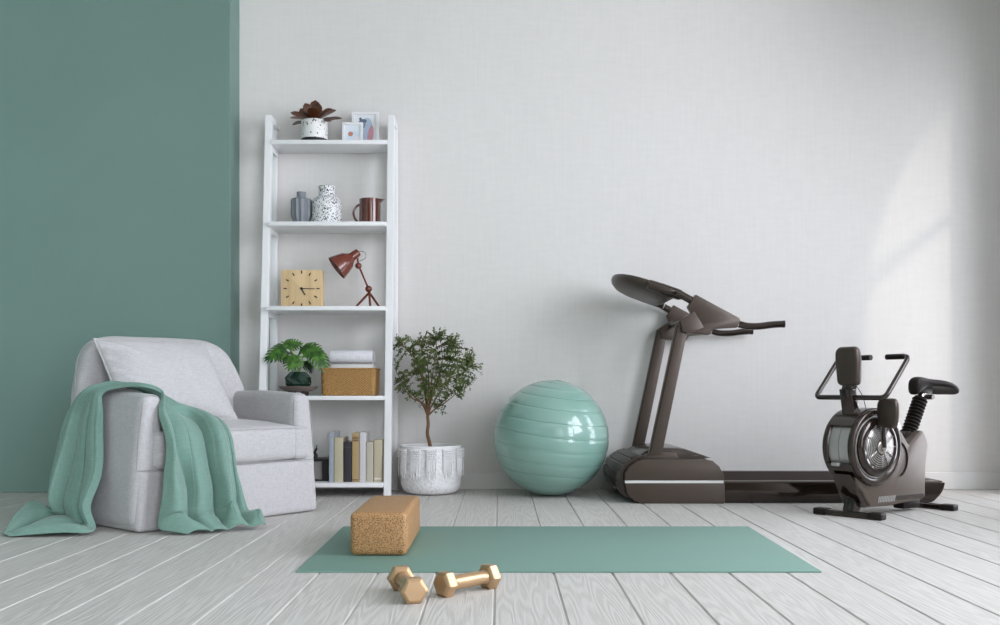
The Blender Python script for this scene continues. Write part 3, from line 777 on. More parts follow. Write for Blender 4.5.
book('shorter ivory hardback book between the white and the last cream one', 366.1, 373.6, 442.0, 0.18, (0.66, 0.61, 0.50))
book('cream hardback book at the right end of the row by the post', 373.8, 382.6, 439.8, 0.19, (0.68, 0.60, 0.44), bands=[(0.06, 0.1, (0.75, 0.7, 0.6), 0)])
t = thing('storage_box', 'black-rimmed open box with grey panel left of the books, partly behind armchair', 'box', (at(305, 5.36), 5.36, z5))
wb = at(328, 5.36) - at(305, 5.36)
bm = new(); 
for (a_, b_, c_, d_) in ((0, wb, 0.112, 0.125), (0, 0.045, 0.0, 0.112), (wb - 0.033, wb, 0.0, 0.112), (0.045, wb - 0.033, 0.0, 0.008)): box(bm, a_, b_, 0, 0.16, c_, d_, 0.001, 1)
obj('frame', bm, M_black, t)
bm = new(); box(bm, 0.046, wb - 0.034, 0.02, 0.03, 0.009, 0.111); obj('panel', bm, mat('grey_panel', (0.3, 0.28, 0.27), 0.6), t)
# little black figurine standing on the box
bm = new(); tube(bm, smooth_path([(0, 0, 0.0), (0.002, 0, 0.02), (-0.004, 0, 0.035), (0.005, 0, 0.055), (0.008, 0, 0.075)], 5), [0.011] * 6 + [0.009] * 5 + [0.007] * 5 + [0.003] * 5, 10)
o = obj('figurine', bm, M_black, loc=(at(315.5, 5.40), 5.40, z5 + 0.1255)); tag(o, 'tiny pointed black ornament standing on the black box behind the armchair', 'ornament')

# ================================================================== POTTED TREE
Yt = 5.475; xt = at(431, Yt)
t = thing('potted_tree', 'small leafy tree with thin trunk between bookshelf and exercise ball', 'potted tree', (xt, Yt, 0.03))
rnd = random.Random(21)
def LT(px, py, dy=0.0):
    v = P(px, py, Yt + dy); return Vector((v.x - xt, dy, v.z - 0.03))
tr = smooth_path([Vector((0, 0, 0.165)), LT(430, 445), LT(427.5, 434), LT(428.2, 424), LT(427.5, 416)], 5)
bm = new(); tube(bm, tr, [0.0115 - 0.003 * i / len(tr) for i in range(len(tr))], 8); obj('trunk', bm, M_bark, t)
bb = new()                                     # branches
fork = LT(427.5, 416)
tips = []
main = [((427, 400), (423, 380), (412, 352), 0.02), ((429, 400), (433, 372), (437, 340), -0.03), ((436, 408), (452, 392), (468, 366), 0.03), ((432, 405), (446, 380), (452, 348), -0.05),
        ((422, 404), (410, 392), (396, 372), 0.04), ((425, 395), (420, 366), (400, 343), -0.03), ((428, 398), (428, 370), (420, 345), 0.06), ((434, 410), (446, 402), (458, 392), -0.06), ((430, 400), (440, 376), (466, 384), 0.06), ((424, 404), (412, 398), (404, 388), -0.06),
        ((430, 396), (434, 385), (440, 372), -0.10), ((428, 396), (424, 384), (420, 374), -0.10), ((431, 400), (442, 365), (440, 336), 0.08)]
for a_, b_, c_, dy in main:
    p = smooth_path([fork, LT(*a_, dy * 0.3), LT(*b_, dy * 0.8), LT(*c_, dy)], 5)
    tube(bb, p, [0.0062 - 0.005 * i / len(p) for i in range(len(p))], 6)
    tips += p[6:]
crown_c = LT(437, 374)
def in_crown(v):
    # crown outline read from the plant: broad at lower middle, narrower top, one straggling limb to the upper left
    px = CX + (v.x + xt) / (Yt + v.y) * F; py = CY - (v.z + 0.03 - CH) / (Yt + v.y) * F
    e1 = ((px - 440) / 38) ** 2 + ((py - 367) / 40) ** 2 + (v.y / 0.17) ** 2
    e2 = ((px - 412) / 18) ** 2 + ((py - 385) / 17) ** 2 + (v.y / 0.13) ** 2
    e3 = ((px - 402) / 13) ** 2 + ((py - 349) / 18) ** 2 + (v.y / 0.10) ** 2
    e4 = ((px - 470) / 16) ** 2 + ((py - 372) / 13) ** 2 + (v.y / 0.10) ** 2
    return min(e1, e2, e3 * 1.15, e4)
lv = new()
def small_leaf(c_, d, up, L_, W_):
    d = d.normalized(); s = d.cross(up)
    if s.length < 1e-4: return
    s.normalize(); up = s.cross(d)
    pts = [c_, c_ + d * L_ * 0.3 + s * W_ * 0.45 + up * 0.001, c_ + d * L_ * 0.7 + s * W_ * 0.42 + up * 0.001, c_ + d * L_, c_ + d * L_ * 0.7 - s * W_ * 0.42 + up * 0.001, c_ + d * L_ * 0.3 - s * W_ * 0.45 + up * 0.001]
    T = [lv.verts.new(p) for p in pts]; B = [lv.verts.new(p - up * 0.0006) for p in pts]
    lv.faces.new(T); lv.faces.new(list(reversed(B)))
    for k in range(6): lv.faces.new((T[(k + 1) % 6], T[k], B[k], B[(k + 1) % 6]))
twigs = 0
for it in range(9000):
    if twigs >= 680: break
    v = LT(rnd.uniform(388, 487), rnd.uniform(324, 410), rnd.uniform(-0.17, 0.15))
    e = in_crown(v)
    if e > 1 or rnd.random() > 0.45 + 0.55 * e: continue
    if noise.noise(v * 11) < -0.18: continue
    near = min(tips, key=lambda q_: (q_ - v).length)
    if (near - v).length > 0.15: continue
    twigs += 1
    mid = near.lerp(v, 0.5) + Vector((0, 0, 0.006))
    tube(bb, [near, mid, v], [0.0014, 0.0010, 0.0007], 3)
    dd = (v - near).normalized() if (v - near).length > 1e-4 else Vector((0, 0, 1))
    for k in range(10):
        f_ = 1.0 - 0.09 * k
        pos = near.lerp(v, f_) if (v - near).length > 0.02 else v + Vector((rnd.uniform(-.01, .01), rnd.uniform(-.01, .01), -0.006 * k))
        side = Vector((rnd.gauss(0, 1), rnd.gauss(0, 1), rnd.gauss(0.25, 0.7))).normalized()
        small_leaf(pos, dd * 0.5 + side, Vector((rnd.gauss(0, .5), rnd.gauss(0, .5), 1)).normalized(), rnd.uniform(0.012, 0.018), rnd.uniform(0.007, 0.011))
obj('branches', bb, M_bark, t)
Mtl = mat('olive_green_leaf', (0.065, 0.105, 0.03), 0.45, noise_col=(9, (0.19, 0.26, 0.07), 0.42, 0.66, (1, 1, 1)))
obj('foliage', lv, Mtl, t, smooth=False)

# macrame basket holding the tree
M_macr = bpy.data.materials.new('knotted_white_rope'); N, L, b = nodes_of(M_macr)
b.inputs['Roughness'].default_value = 0.85
tc = N.new('ShaderNodeTexCoord')
vo = N.new('ShaderNodeTexVoronoi'); vo.inputs['Scale'].default_value = 75; L.new(tc.outputs['Object'], vo.inputs['Vector'])
r = N.new('ShaderNodeValToRGB'); r.color_ramp.elements[0].position = 0.35; r.color_ramp.elements[1].position = 0.8
r.color_ramp.elements[0].color = (0.86, 0.85, 0.86, 1); r.color_ramp.elements[1].color = (0.72, 0.71, 0.72, 1)
L.new(vo.outputs['Distance'], r.inputs['Fac']); L.new(r.outputs['Color'], b.inputs['Base Color'])
bp = N.new('ShaderNodeBump'); bp.invert = True; bp.inputs['Strength'].default_value = 0.5; bp.inputs['Distance'].default_value = 0.004
L.new(vo.outputs['Distance'], bp.inputs['Height']); L.new(bp.outputs[0], b.inputs['Normal'])
M_rope = mat('smooth_white_cord', (0.88, 0.87, 0.88), 0.8, bump=(200, 0.5, (1, 1, 0.2), 0.002))
t = thing('planter_basket', 'round white knotted basket with hanging tassels, holding the small tree', 'planter', (xt, Yt, 0))
bm = new(); lathe(bm, [(0.10, 0.001), (0.138, 0.006), (0.160, 0.022), (0.172, 0.055), (0.176, 0.12), (0.174, 0.245), (0.172, 0.268), (0.166, 0.268), (0.165, 0.20), (0.160, 0.05), (0.01, 0.03)], 64); obj('basket_wall', bm, M_macr, t)
bm = new()
for zz in (0.262, 0.272): 
    rs = []
    for j in range(64):
        a_ = 2 * PI * j / 64; o_ = Vector((math.cos(a_), math.sin(a_), 0))
        rs.append([o_ * (0.171 + 0.0065 * math.cos(q_)) + Vector((0, 0, zz + 0.0065 * math.sin(q_))) for q_ in [2 * PI * i / 8 for i in range(8)]])
    rings(bm, rs, closed=True)
obj('rim', bm, M_rope, t)
bm = new(); lathe(bm, [(0.163, 0.17), (0.1, 0.178), (0.001, 0.18)], 32, cap0=False); obj('soil', bm, M_soil, t)
for k in range(12):
    a0_ = 2 * PI * k / 12 + 0.1
    bm = new()
    # knotted heading of the tassel, then loose strands
    for s_ in range(9):
        a_ = a0_ + (s_ - 4) * 0.038; rr_ = 0.182
        ln = 0.150 + 0.02 * math.sin(s_ * 2.3 + k) - abs(s_ - 4) * 0.003
        p = [(rr_ * math.cos(a_), rr_ * math.sin(a_), 0.262), (1.01 * rr_ * math.cos(a_), 1.01 * rr_ * math.sin(a_), 0.20), ((rr_ + 0.005) * math.cos(a_ + 0.01 * math.sin(s_ * 3)), (rr_ + 0.005) * math.sin(a_ + 0.01 * math.sin(s_ * 3)), 0.15), ((rr_ + 0.003) * math.cos(a_ + 0.02 * math.sin(s_ + k)), (rr_ + 0.003) * math.sin(a_ + 0.02 * math.sin(s_ + k)), 0.262 - ln)]
        tube(bm, smooth_path(p, 3), 0.0030, 5)
    for r_ in range(4):
        for s_ in range(5 - (r_ % 2)):
            a_ = a0_ + (s_ - (2 if r_ % 2 == 0 else 1.5)) * 0.072
            c_ = Vector((0.187 * math.cos(a_), 0.187 * math.sin(a_), 0.253 - r_ * 0.013))
            if abs(s_ - 2) > 2.4 - r_ * 0.45: continue
            lathe(bm, [(0.0005, -0.0055), (0.0055, -0.002), (0.0055, 0.002), (0.0005, 0.0055)], 6, c_)
    obj('tassel', bm, M_rope, t)

# ================================================================== TREADMILL
YN, YF_ = 4.99, 5.66
def TX(px): return (px - CX) / F * YN
def TZ(py): return CH - (py - CY) / F * YN
def TP(pts): return [(TX(a_), TZ(b_)) for a_, b_ in pts]
tm = thing('treadmill', 'bronze-brown treadmill with silver stripe along the motor hood, against the wall', 'treadmill', (TX(784), 5.31, 0))
OX = tm.location.x; OY = tm.location.y
MT = Matrix.Translation((-OX, -OY, 0))
def tob(name, bm, m, parent=None, **k):
    return obj(name, bm, m, parent or tm, M=MT, **k)
# side rails and deck
deckz = TZ(482.6)
for (ya, yb) in ((YN, YN + 0.035), (YF_ - 0.035, YF_)):
    prof = round_poly(TP([(690, 482.6), (945.5, 482.6), (943, 492), (934, 501.5), (929, 503), (690, 503)]), [0, 0.005, 0.04, 0.02, 0.02, 0], 5)
    bm = new(); prism(bm, prof, ya, yb, 0.004, 2); tob('side_rail', bm, M_gloss)
bm = new(); box(bm, TX(700), TX(932), YN + 0.035, YF_ - 0.035, 0.035, deckz - 0.004, 0.002); tob('deck', bm, M_dark)
bm = new(); prof = round_poly(TP([(710, 481.2), (938, 481.2), (938, 490), (710, 490)]), [0, 0.02, 0.02, 0], 4)
prism(bm, prof, YN + 0.075, YF_ - 0.075, 0.001, 1); tob('running_belt', bm, mat('black_brown_belt', (0.020, 0.011, 0.007), 0.7, spec=0.12, bump=(500, 0.3, (1, 1, 1), 0.001)))
for (ya, yb) in ((YN + 0.0, YN + 0.075), (YF_ - 0.075, YF_ - 0.0)):
    bm = new(); box(bm, TX(716), TX(940), ya, yb, deckz - 0.003, deckz + 0.006, 0.002); tob('foot_rail', bm, M_brownm)
bm = new(); prof = round_poly(TP([(928, 481.5), (946, 481.5), (943.5, 492), (936, 500), (928, 500)]), [0, 0.008, 0.03, 0.02, 0], 5)
prism(bm, prof, YN + 0.036, YF_ - 0.036, 0.003, 2); tob('end_cap', bm, M_brownm)
# motor hood: side shells, ribbed front, raised lid
up_prof = TP([(624.3, 480.3), (624.8, 473), (629, 466.5), (636, 461), (645, 458.9), (703, 458.9), (712, 460.6), (718.5, 466), (722.5, 473), (724, 480.3)])
lo_prof = TP([(624.3, 483), (724, 483), (724, 503.2), (641, 503.2), (633, 500), (627, 494)])
for (ya, yb) in ((YN - 0.018, YN + 0.03), (YF_ - 0.03, YF_ + 0.018)):
    bm = new(); prism(bm, up_prof, ya, yb, 0.004, 3); tob('hood_side', bm, M_brownm, angle=50)
    bm = new(); prism(bm, round_poly(lo_prof, [0, 0, 0.01, 0.015, 0.015, 0.015], 4), ya, yb, 0.004, 3); tob('lower_side', bm, M_brownm, angle=50)
    bm = new(); box(bm, TX(624.4), TX(722.8), ya - 0.001 if ya < 5.2 else ya + 0.004, yb - 0.004 if ya < 5.2 else yb + 0.001, TZ(482.9), TZ(480.2), 0.0008, 1); tob('silver_stripe', bm, M_silver)
# the hood between the sides, front end ribbed
mid = [(615.5, 489), (614, 480), (616, 471), (622, 463), (631, 456.6), (642, 453.5)]
bm = new(); prism(bm, round_poly(TP([(626, 498), (619, 492), (617.5, 478), (622, 467), (632, 459), (645, 456), (700, 456), (716, 463), (722, 478), (722, 500)]), [0.01] * 10, 4), YN + 0.03, YF_ - 0.03, 0.0, 1); tob('hood_body', bm, M_brown, angle=50)
ribs = [((640, 455.3), (631, 458.0)), ((629.5, 459), (623.0, 464.0)), ((622, 465.2), (617.8, 471.6)), ((617.2, 473), (615.6, 480)), ((615.8, 481.5), (617.6, 488.0)), ((618.4, 489.2), (622.5, 494.4))]
for (a_, b_) in ribs:
    bm = new()
    A_ = Vector((TX(a_[0]), 0, TZ(a_[1]))); B_ = Vector((TX(b_[0]), 0, TZ(b_[1])))
    n_ = (B_ - A_).normalized(); nn = Vector((n_.z, 0, -n_.x))
    if nn.x > 0: nn = -nn
    poly = [A_, B_, B_ - nn * 0.022, A_ - nn * 0.022]
    prism(bm, round_poly([(p.x, p.z) for p in poly], 0.003, 3), YN + 0.034, YF_ - 0.034, 0.002, 2); tob('front_rib', bm, mat('satin_dark_rib', (0.036, 0.026, 0.02), 0.42, metal=0.2))
# lid
bm = new(); prism(bm, round_poly(TP([(640, 459), (648, 452), (660, 449.5), (684, 449.5), (691, 451), (716, 459.5)]), [0, 0.03, 0.02, 0.02, 0.02, 0], 5), YN + 0.10, YF_ - 0.10, 0.004, 2); tob('hood_lid', bm, M_brown)
bm = new(); prism(bm, round_poly(TP([(640, 459.5), (648, 454.5), (656, 452.6), (676, 452.6), (680, 459.5)]), [0, 0.01, 0.01, 0.01, 0], 4), YN + 0.012, YN + 0.135, 0.003, 2); tob('post_foot', bm, M_brownm)
bm = new(); prism(bm, round_poly(TP([(640, 459.5), (648, 454.5), (656, 452.6), (676, 452.6), (680, 459.5)]), [0, 0.01, 0.01, 0.01, 0], 4), YF_ - 0.135, YF_ - 0.012, 0.003, 2); tob('post_foot', bm, M_brownm)
for k in range(5):
    bm = new(); yk = YN + 0.16 + k * 0.09
    prism(bm, TP([(695, 452.2), (711, 457.6), (711, 458.2), (695, 452.8)]), yk, yk + 0.02, 0, 1); tob('vent_slot', bm, M_dark)
# uprights
def slant(px0, px1, pyb, qx0, qx1, pyt, ya, yb, bev=0.004):
    bm = new(); prism(bm, TP([(px0, pyb), (px1, pyb), (qx1, pyt), (qx0, pyt)]), ya, yb, bev, 2); return bm
for (ya, yb) in ((YN + 0.005, YN + 0.042), (YF_ - 0.042, YF_ - 0.005)):
    tob('upright', slant(648.8, 662.2, 455, 677.0, 689.6, 322, ya, yb), M_brownm)
    bm = new(); tube(bm, [(TX(650.6), ya - 0.001, TZ(452)), (TX(678.0), ya - 0.001, TZ(325))], 0.0022, 6); tob('edge_trim', bm, M_dark)
    # sloping arm box and wing plate
    near = ya < 5.2
    y0_, y1_ = (ya - 0.012, yb + 0.004) if near else (ya - 0.004, yb + 0.012)
    bm = new(); prism(bm, round_poly(TP([(679.5, 320.5), (693.5, 311.5), (704, 328), (690, 333.5), (682, 331.5)]), 0.004, 2), y0_ - 0.006, y1_ + 0.006, 0.003, 2); tob('bracket', bm, M_brownm)
    bm = new(); prism(bm, round_poly(TP([(695.5, 294.5), (739, 318), (740, 321), (737, 327.5), (713, 329), (709, 335), (687.5, 333), (697, 325), (688, 306.5)]), 0.004, 2), y0_ - 0.002, y1_, 0.004, 2); tob('wing_plate', bm, M_brownm)
    bm = new(); tube(bm, TP_ := [(TX(a_), (y0_ + y1_) / 2, TZ(b_)) for a_, b_ in ((677, 291.5), (684, 295.5), (698, 303.5))], 0.020, 14); tob('console_arm', bm, M_brown)
    # handle: grip curving out of the wing
    bm = new(); pts = smooth_path([(TX(a_), (y0_ + y1_) / 2, TZ(b_)) for a_, b_ in ((728, 322), (739, 323.6), (748, 325.8), (760, 326), (773, 324.4), (785, 323.8))], 5)
    tube(bm, pts, 0.0185, 16)
    h_ = tob('handle', bm, M_gloss)
    bm = new(); tube(bm, [(TX(737.4), (y0_ + y1_) / 2, TZ(323.4)), (TX(739), (y0_ + y1_) / 2, TZ(323.8))], 0.0205, 16); obj('collar', bm, M_silver, h_, M=MT)
    bm = new(); tube(bm, [(TX(784.5), (y0_ + y1_) / 2, TZ(323.8)), (TX(785.6), (y0_ + y1_) / 2, TZ(323.8))], 0.0195, 16); obj('grip_end', bm, M_dark, h_, M=MT)
# console: tilted board with rounded far end
cA = Vector((TX(682), 0, TZ(292.0))); cB = Vector((TX(619.5), 0, TZ(270.5)))
uu = (cB - cA).normalized(); nn = Vector((-uu.z, 0, uu.x))
if nn.z < 0: nn = -nn
Lc = (cB - cA).length
bm = new()
outl = []
yc = (YN + YF_) / 2; hwid = 0.265
for j in range(33):
    a_ = -PI / 2 + PI * j / 32
    outl.append((0.13 + (Lc - 0.13) * math.cos(a_) ** 0.75 if abs(math.cos(a_)) > 1e-6 else 0.13, hwid * math.sin(a_)))
outl = [(0.0, -hwid + 0.02), (0.02, -hwid)] + outl + [(0.02, hwid), (0.0, hwid - 0.02)]
rs = []
for (off, sc_) in ((-0.052, 0.55), (-0.040, 0.80), (-0.022, 0.95), (-0.006, 1.0), (0.010, 1.0), (0.016, 0.985), (0.017, 0.93)):
    rs.append([cA + uu * (Lc * 0.5 + (l_ - Lc * 0.5) * sc_) + nn * off + Vector((0, yc + w_ * sc_, 0)) for l_, w_ in outl])
rings(bm, rs); con = tob('console', bm, M_brownm, angle=40)
for sg in (-1, 1):
    bm = new()
    pts = [cA + uu * (l_) + nn * (-0.008) + Vector((0, yc + sg * (hwid + 0.004), 0)) for l_ in (-0.012, 0.0, 0.10, 0.172, 0.180)]
    tube(bm, pts, [0.024, 0.029, 0.029, 0.026, 0.015], 14); obj('side_bolster', bm, M_brown, con, M=MT)
    bm = new(); pts = [cA + uu * l_ + nn * (-0.008) + Vector((0, yc + sg * (hwid + 0.004), 0)) for l_ in (-0.016, -0.011)]
    tube(bm, pts, 0.026, 14); obj('collar', bm, M_silver, con, M=MT)
bm = new(); pts = [cA + uu * (Lc * 0.45) + nn * 0.017 + Vector((0, yc, 0))]
Mc = Matrix.Identity(4)
ss = []
for (l_, w_) in ((0.10, -0.15), (0.28, -0.15), (0.28, 0.15), (0.10, 0.15)): ss.append(cA + uu * l_ + nn * 0.0172 + Vector((0, yc + w_, 0)))
A_ = [bm.verts.new(p) for p in ss]; B_ = [bm.verts.new(p + nn * 0.002) for p in ss]
bm.faces.new(A_); bm.faces.new(B_)
for k in range(4): bm.faces.new((A_[k], A_[(k + 1) % 4], B_[(k + 1) % 4], B_[k]))
obj('display', bm, M_dark, con, M=MT)
for ya in (YN + 0.05, YF_ - 0.05):
    bm = new(); tube(bm, [(TX(692), YN + 0.04, TZ(318)), (TX(692), YF_ - 0.04, TZ(318))], 0.016, 12)
    if ya < 5.2: tob('cross_bar', bm, M_brown)
    else: bm.free()
for px_ in (640, 915):
    for ya in (YN + 0.02, YF_ - 0.02):
        bm = new(); lathe(bm, [(0.02, 0), (0.022, 0.004), (0.022, TZ(500))], 16, (TX(px_), ya, 0)); tob('foot', bm, M_dark)

# ================================================================== EXERCISE BIKE
TH = math.radians(31)
bk = thing('exercise_bike', 'bronze stationary exercise bike with chrome flywheel disc in front of treadmill', 'exercise bike', (1.73, 4.54, 0), TH)
def bob(name, bm, m, parent=None, **k): return obj(name, bm, m, parent or bk, **k)
HD = 0.085; RZ = 0.327; RR = 0.176
def disc_y(bm, prof, c_=(0, 0, RZ), n=64, cap0=True, cap1=True): return lathe(bm, prof, n, c_, 'y', cap0, cap1)
# drum
bm = new(); disc_y(bm, [(0.166, -HD + 0.005), (0.168, -0.004), (0.163, -0.002), (0.163, 0.002), (0.168, 0.004), (0.166, HD - 0.005)], n=72); bob('drum', bm, M_steelr)
for sg in (-1, 1):
    bm = new(); disc_y(bm, [(0.10, sg * (HD - 0.03)), (RR, sg * (HD - 0.028)), (RR + 0.004, sg * (HD - 0.022)), (RR + 0.004, sg * (HD - 0.004)), (RR - 0.002, sg * (HD + 0.003)), (RR - 0.010, sg * (HD + 0.005)), (RR - 0.018, sg * (HD + 0.004)), (RR - 0.028, sg * (HD - 0.004)), (0.135, sg * (HD - 0.010)), (0.10, sg * (HD - 0.010))], n=72)
    bob('rim_shell', bm, M_brown, angle=60)
    bm = new(); disc_y(bm, [(0.140, sg * (HD - 0.012)), (0.140, sg * (HD + 0.004)), (0.134, sg * (HD + 0.012)), (0.124, sg * (HD + 0.017)), (0.112, sg * (HD + 0.019)), (0.106, sg * (HD + 0.016))], n=72); bob('bezel', bm, M_gloss, angle=60)
# ringed chrome disc
M_disc = bpy.data.materials.new('ringed_chrome'); N, L, b = nodes_of(M_disc)
b.inputs['Metallic'].default_value = 1.0; b.inputs['Roughness'].default_value = 0.42
tc = N.new('ShaderNodeTexCoord'); mp = N.new('ShaderNodeMapping'); mp.inputs['Location'].default_value = (0, 0, -RZ); L.new(tc.outputs['Object'], mp.inputs['Vector'])
mp2 = N.new('ShaderNodeMapping'); mp2.inputs['Scale'].default_value = (1, 0, 1); L.new(mp.outputs[0], mp2.inputs['Vector'])
ln = N.new('ShaderNodeVectorMath'); ln.operation = 'LENGTH'; L.new(mp2.outputs[0], ln.inputs[0])
sn = mnode('SINE', mnode('MULTIPLY', ln.outputs['Value'], 2 * PI / 0.0098))
r = N.new('ShaderNodeValToRGB'); r.color_ramp.elements[0].position = 0.35; r.color_ramp.elements[1].position = 0.55
r.color_ramp.elements[0].color = (0.06, 0.05, 0.045, 1); r.color_ramp.elements[1].color = (0.55, 0.53, 0.51, 1)
L.new(mnode('MULTIPLY_ADD', sn, 0.5, 0.5), r.inputs['Fac']); L.new(r.outputs['Color'], b.inputs['Base Color'])
bm = new(); disc_y(bm, [(0.104, -HD - 0.010), (0.100, -HD - 0.016), (0.07, -HD - 0.022), (0.034, -HD - 0.025), (0.034, -HD - 0.012)], n=72); dsc = bob('flywheel_disc', bm, M_disc, angle=60)
for k in range(12):
    a_ = k * PI / 6
    bm = new(); box(bm, -0.0007 if k % 3 else -0.0014, 0.0007 if k % 3 else 0.0014, -HD - 0.0265, -HD - 0.0, 0.03, 0.100, 0.0004, 1, Matrix.Translation((0, 0, RZ)) @ Matrix.Rotation(a_, 4, 'Y')); obj('spoke', bm, M_steel, dsc)
bm = new(); disc_y(bm, [(0.001, -HD - 0.034), (0.026, -HD - 0.034), (0.032, -HD - 0.030), (0.034, -HD - 0.02)], n=40); bob('hub', bm, mat('warm_grey_hub', (0.36, 0.32, 0.29), 0.3, metal=0.7))
bm = new(); disc_y(bm, [(0.001, HD + 0.010), (0.10, HD + 0.008), (0.104, HD - 0.012)], n=48); bob('far_disc', bm, M_brownm)
# top cap strip and lower front cowl over the drum
def arc_plate(a0_, a1_, r0, r1, y0_, y1_, n=14):
    bm = new(); out = []
    for i in range(n + 1):
        a_ = math.radians(a0_ + (a1_ - a0_) * i / n); out.append((r1 * math.cos(a_), RZ + r1 * math.sin(a_)))
    for i in range(n, -1, -1):
        a_ = math.radians(a0_ + (a1_ - a0_) * i / n); out.append((r0 * math.cos(a_), RZ + r0 * math.sin(a_)))
    prism(bm, out, y0_, y1_, 0.001, 1); return bm
bob('top_cowl', arc_plate(60, 146, 0.160, 0.184, -HD + 0.02, HD - 0.02), M_brown)
bob('front_cowl', arc_plate(205, 262, 0.150, 0.186, -HD + 0.012, HD - 0.012), M_gloss)
bm = new(); box(bm, -0.195, -0.178, -0.02, 0.02, 0.24, 0.256, 0.003); bob('transport_clip', bm, M_steelr)
# body shell
body = round_poly([(-0.135, 0.235), (-0.115, 0.15), (-0.02, 0.042), (0.10, 0.040), (0.39, 0.058), (0.398, 0.24), (0.418, 0.335), (0.375, 0.398), (0.345, 0.392), (0.262, 0.330), (0.20, 0.405), (0.10, 0.44), (0.0, 0.42)], [0.02, 0.02, 0.01, 0.02, 0.03, 0.05, 0.03, 0.02, 0.01, 0.008, 0.03, 0.03, 0.03], 5)
bm = new(); prism(bm, body, -0.066, 0.066, 0.012, 4); bob('body_shell', bm, mat('taupe_shell', (0.11, 0.085, 0.068), 0.36, metal=0.3), angle=50)
bm = new(); prism(bm, round_poly([(-0.155, 0.205), (-0.10, 0.17), (0.01, 0.045), (-0.06, 0.040), (-0.10, 0.10)], 0.01, 3), -0.055, 0.055, 0.004, 2); bob('front_cover', bm, M_gloss)
bm = new(); pts = []
for i in range(15):
    a_ = math.radians(-78 + 156 * i / 14); pts.append((0.175 + 0.072 * math.cos(a_), -0.0665, 0.262 + 0.085 * math.sin(a_)))
tube(bm, pts, [0.0015] + [0.0055] * 13 + [0.0015], 8); bob('side_arc', bm, M_dark)
for k in range(11):
    bm = new(); x_ = 0.03 + k * 0.0115
    prism(bm, [(x_, 0.062), (x_ + 0.0048, 0.062), (x_ + 0.0128, 0.090), (x_ + 0.008, 0.090)], -0.0685, -0.0655, 0, 1); bob('vent_slat', bm, M_steelr)
bm = new(); box(bm, 0.155, 0.375, -0.0675, -0.0655, 0.066, 0.089, 0.0006, 1); bob('side_plate', bm, M_brown)
# stabilizers
def stab(name_c, p0, p1, hgt):
    """bar on the floor between two local points, with rubber end caps"""
    p0 = Vector(p0); p1 = Vector(p1); d = (p1 - p0); L_ = d.length; a_ = math.atan2(d.y, d.x)
    Mx = Matrix.Translation(p0) @ Matrix.Rotation(a_, 4, 'Z')
    bm = new(); prism(bm, round_poly([(-0.024, 0.0), (0.024, 0.0), (0.020, hgt), (-0.020, hgt)], 0.007, 3), 0.02, L_ - 0.02, 0.002, 1, 'yz')
    s_ = bob('stabilizer', bm, M_gloss, M=Mx)
    for (xa, xb) in ((0.0, 0.07), (L_ - 0.07, L_)):
        bm = new(); box(bm, xa, xb, -0.029, 0.029, 0.0, hgt + 0.004, 0.007, 3, Mx); obj('end_cap', bm, M_dark, s_)
def loc_(x, y):
    v = Vector((x - 1.73, y - 4.54, 0)); c_, s_ = math.cos(-TH), math.sin(-TH); return Vector((v.x * c_ - v.y * s_, v.x * s_ + v.y * c_, 0))
def fl_(px, py): 
    Y = CH * F / (py - CY); return ((px - CX) / F * Y, Y)
stab('front', loc_(*fl_(815.5, 513.5)), loc_(*fl_(884, 520.5)), 0.028)
stab('rear', loc_(*fl_(893, 504.6)), loc_(*fl_(956, 511.0)), 0.026)
bm = new(); prism(bm, round_poly([(-0.105, 0.020), (-0.055, 0.020), (-0.005, 0.12), (-0.06, 0.16)], 0.006, 2), -0.03, 0.03, 0.003, 2); bob('front_strut', bm, M_gloss)
bm = new(); box(bm, 0.27, 0.40, -0.03, 0.03, 0.012, 0.062, 0.005); bob('rear_strut', bm, M_dark)
# mast, console, handlebar
bm = new(); prism(bm, round_poly([(-0.125, 0.60), (-0.085, 0.60), (-0.040, 0.47), (-0.100, 0.47)], 0.004, 2), -0.034, 0.034, 0.006, 3); bob('mast', bm, M_gloss)
bm = new(); box(bm, -0.02, 0.02, -0.03, 0.03, -0.03, 0.055, 0.006, 2, Matrix.Translation((-0.092, 0, 0.60)) @ Matrix.Rotation(math.radians(18), 4, 'Y')); bob('console_neck', bm, M_brown)
bm = new()
outl = round_poly([(-0.058, -0.092), (0.058, -0.092), (0.066, 0.03), (0.060, 0.092), (-0.060, 0.092), (-0.066, 0.03)], [0.022, 0.022, 0.03, 0.035, 0.035, 0.03], 6)
rs = []
for (off, sc_) in ((-0.018, 0.86), (-0.014, 0.95), (-0.004, 1.0), (0.010, 1.0), (0.018, 0.96), (0.020, 0.90)):
    rs.append([Vector((off, u_ * sc_, w_ * sc_)) for u_, w_ in outl])
rings(bm, rs)
Mcn = Matrix.Translation((-0.098, 0, 0.708)) @ Matrix.Rotation(math.radians(-4), 4, 'Y')
cs = bob('console', bm, M_brownm, M=Mcn, angle=40)
bm = new(); box(bm, 0.0195, 0.022, -0.045, 0.045, -0.05, 0.065, 0.001, 1, Mcn); obj('display', bm, M_dark, cs)
hy = 0.198; rb = 0.0122
pts = [(0.02, -hy + 0.115, 0.742), (0.035, -hy + 0.02, 0.748), (0.030, -hy, 0.742), (-0.045, -hy, 0.60), (-0.080, -hy + 0.004, 0.566), (-0.092, -hy + 0.035, 0.560), (-0.092, 0, 0.560)]
full = pts + [(x_, -y_, z_) for x_, y_, z_ in reversed(pts[:-1])]
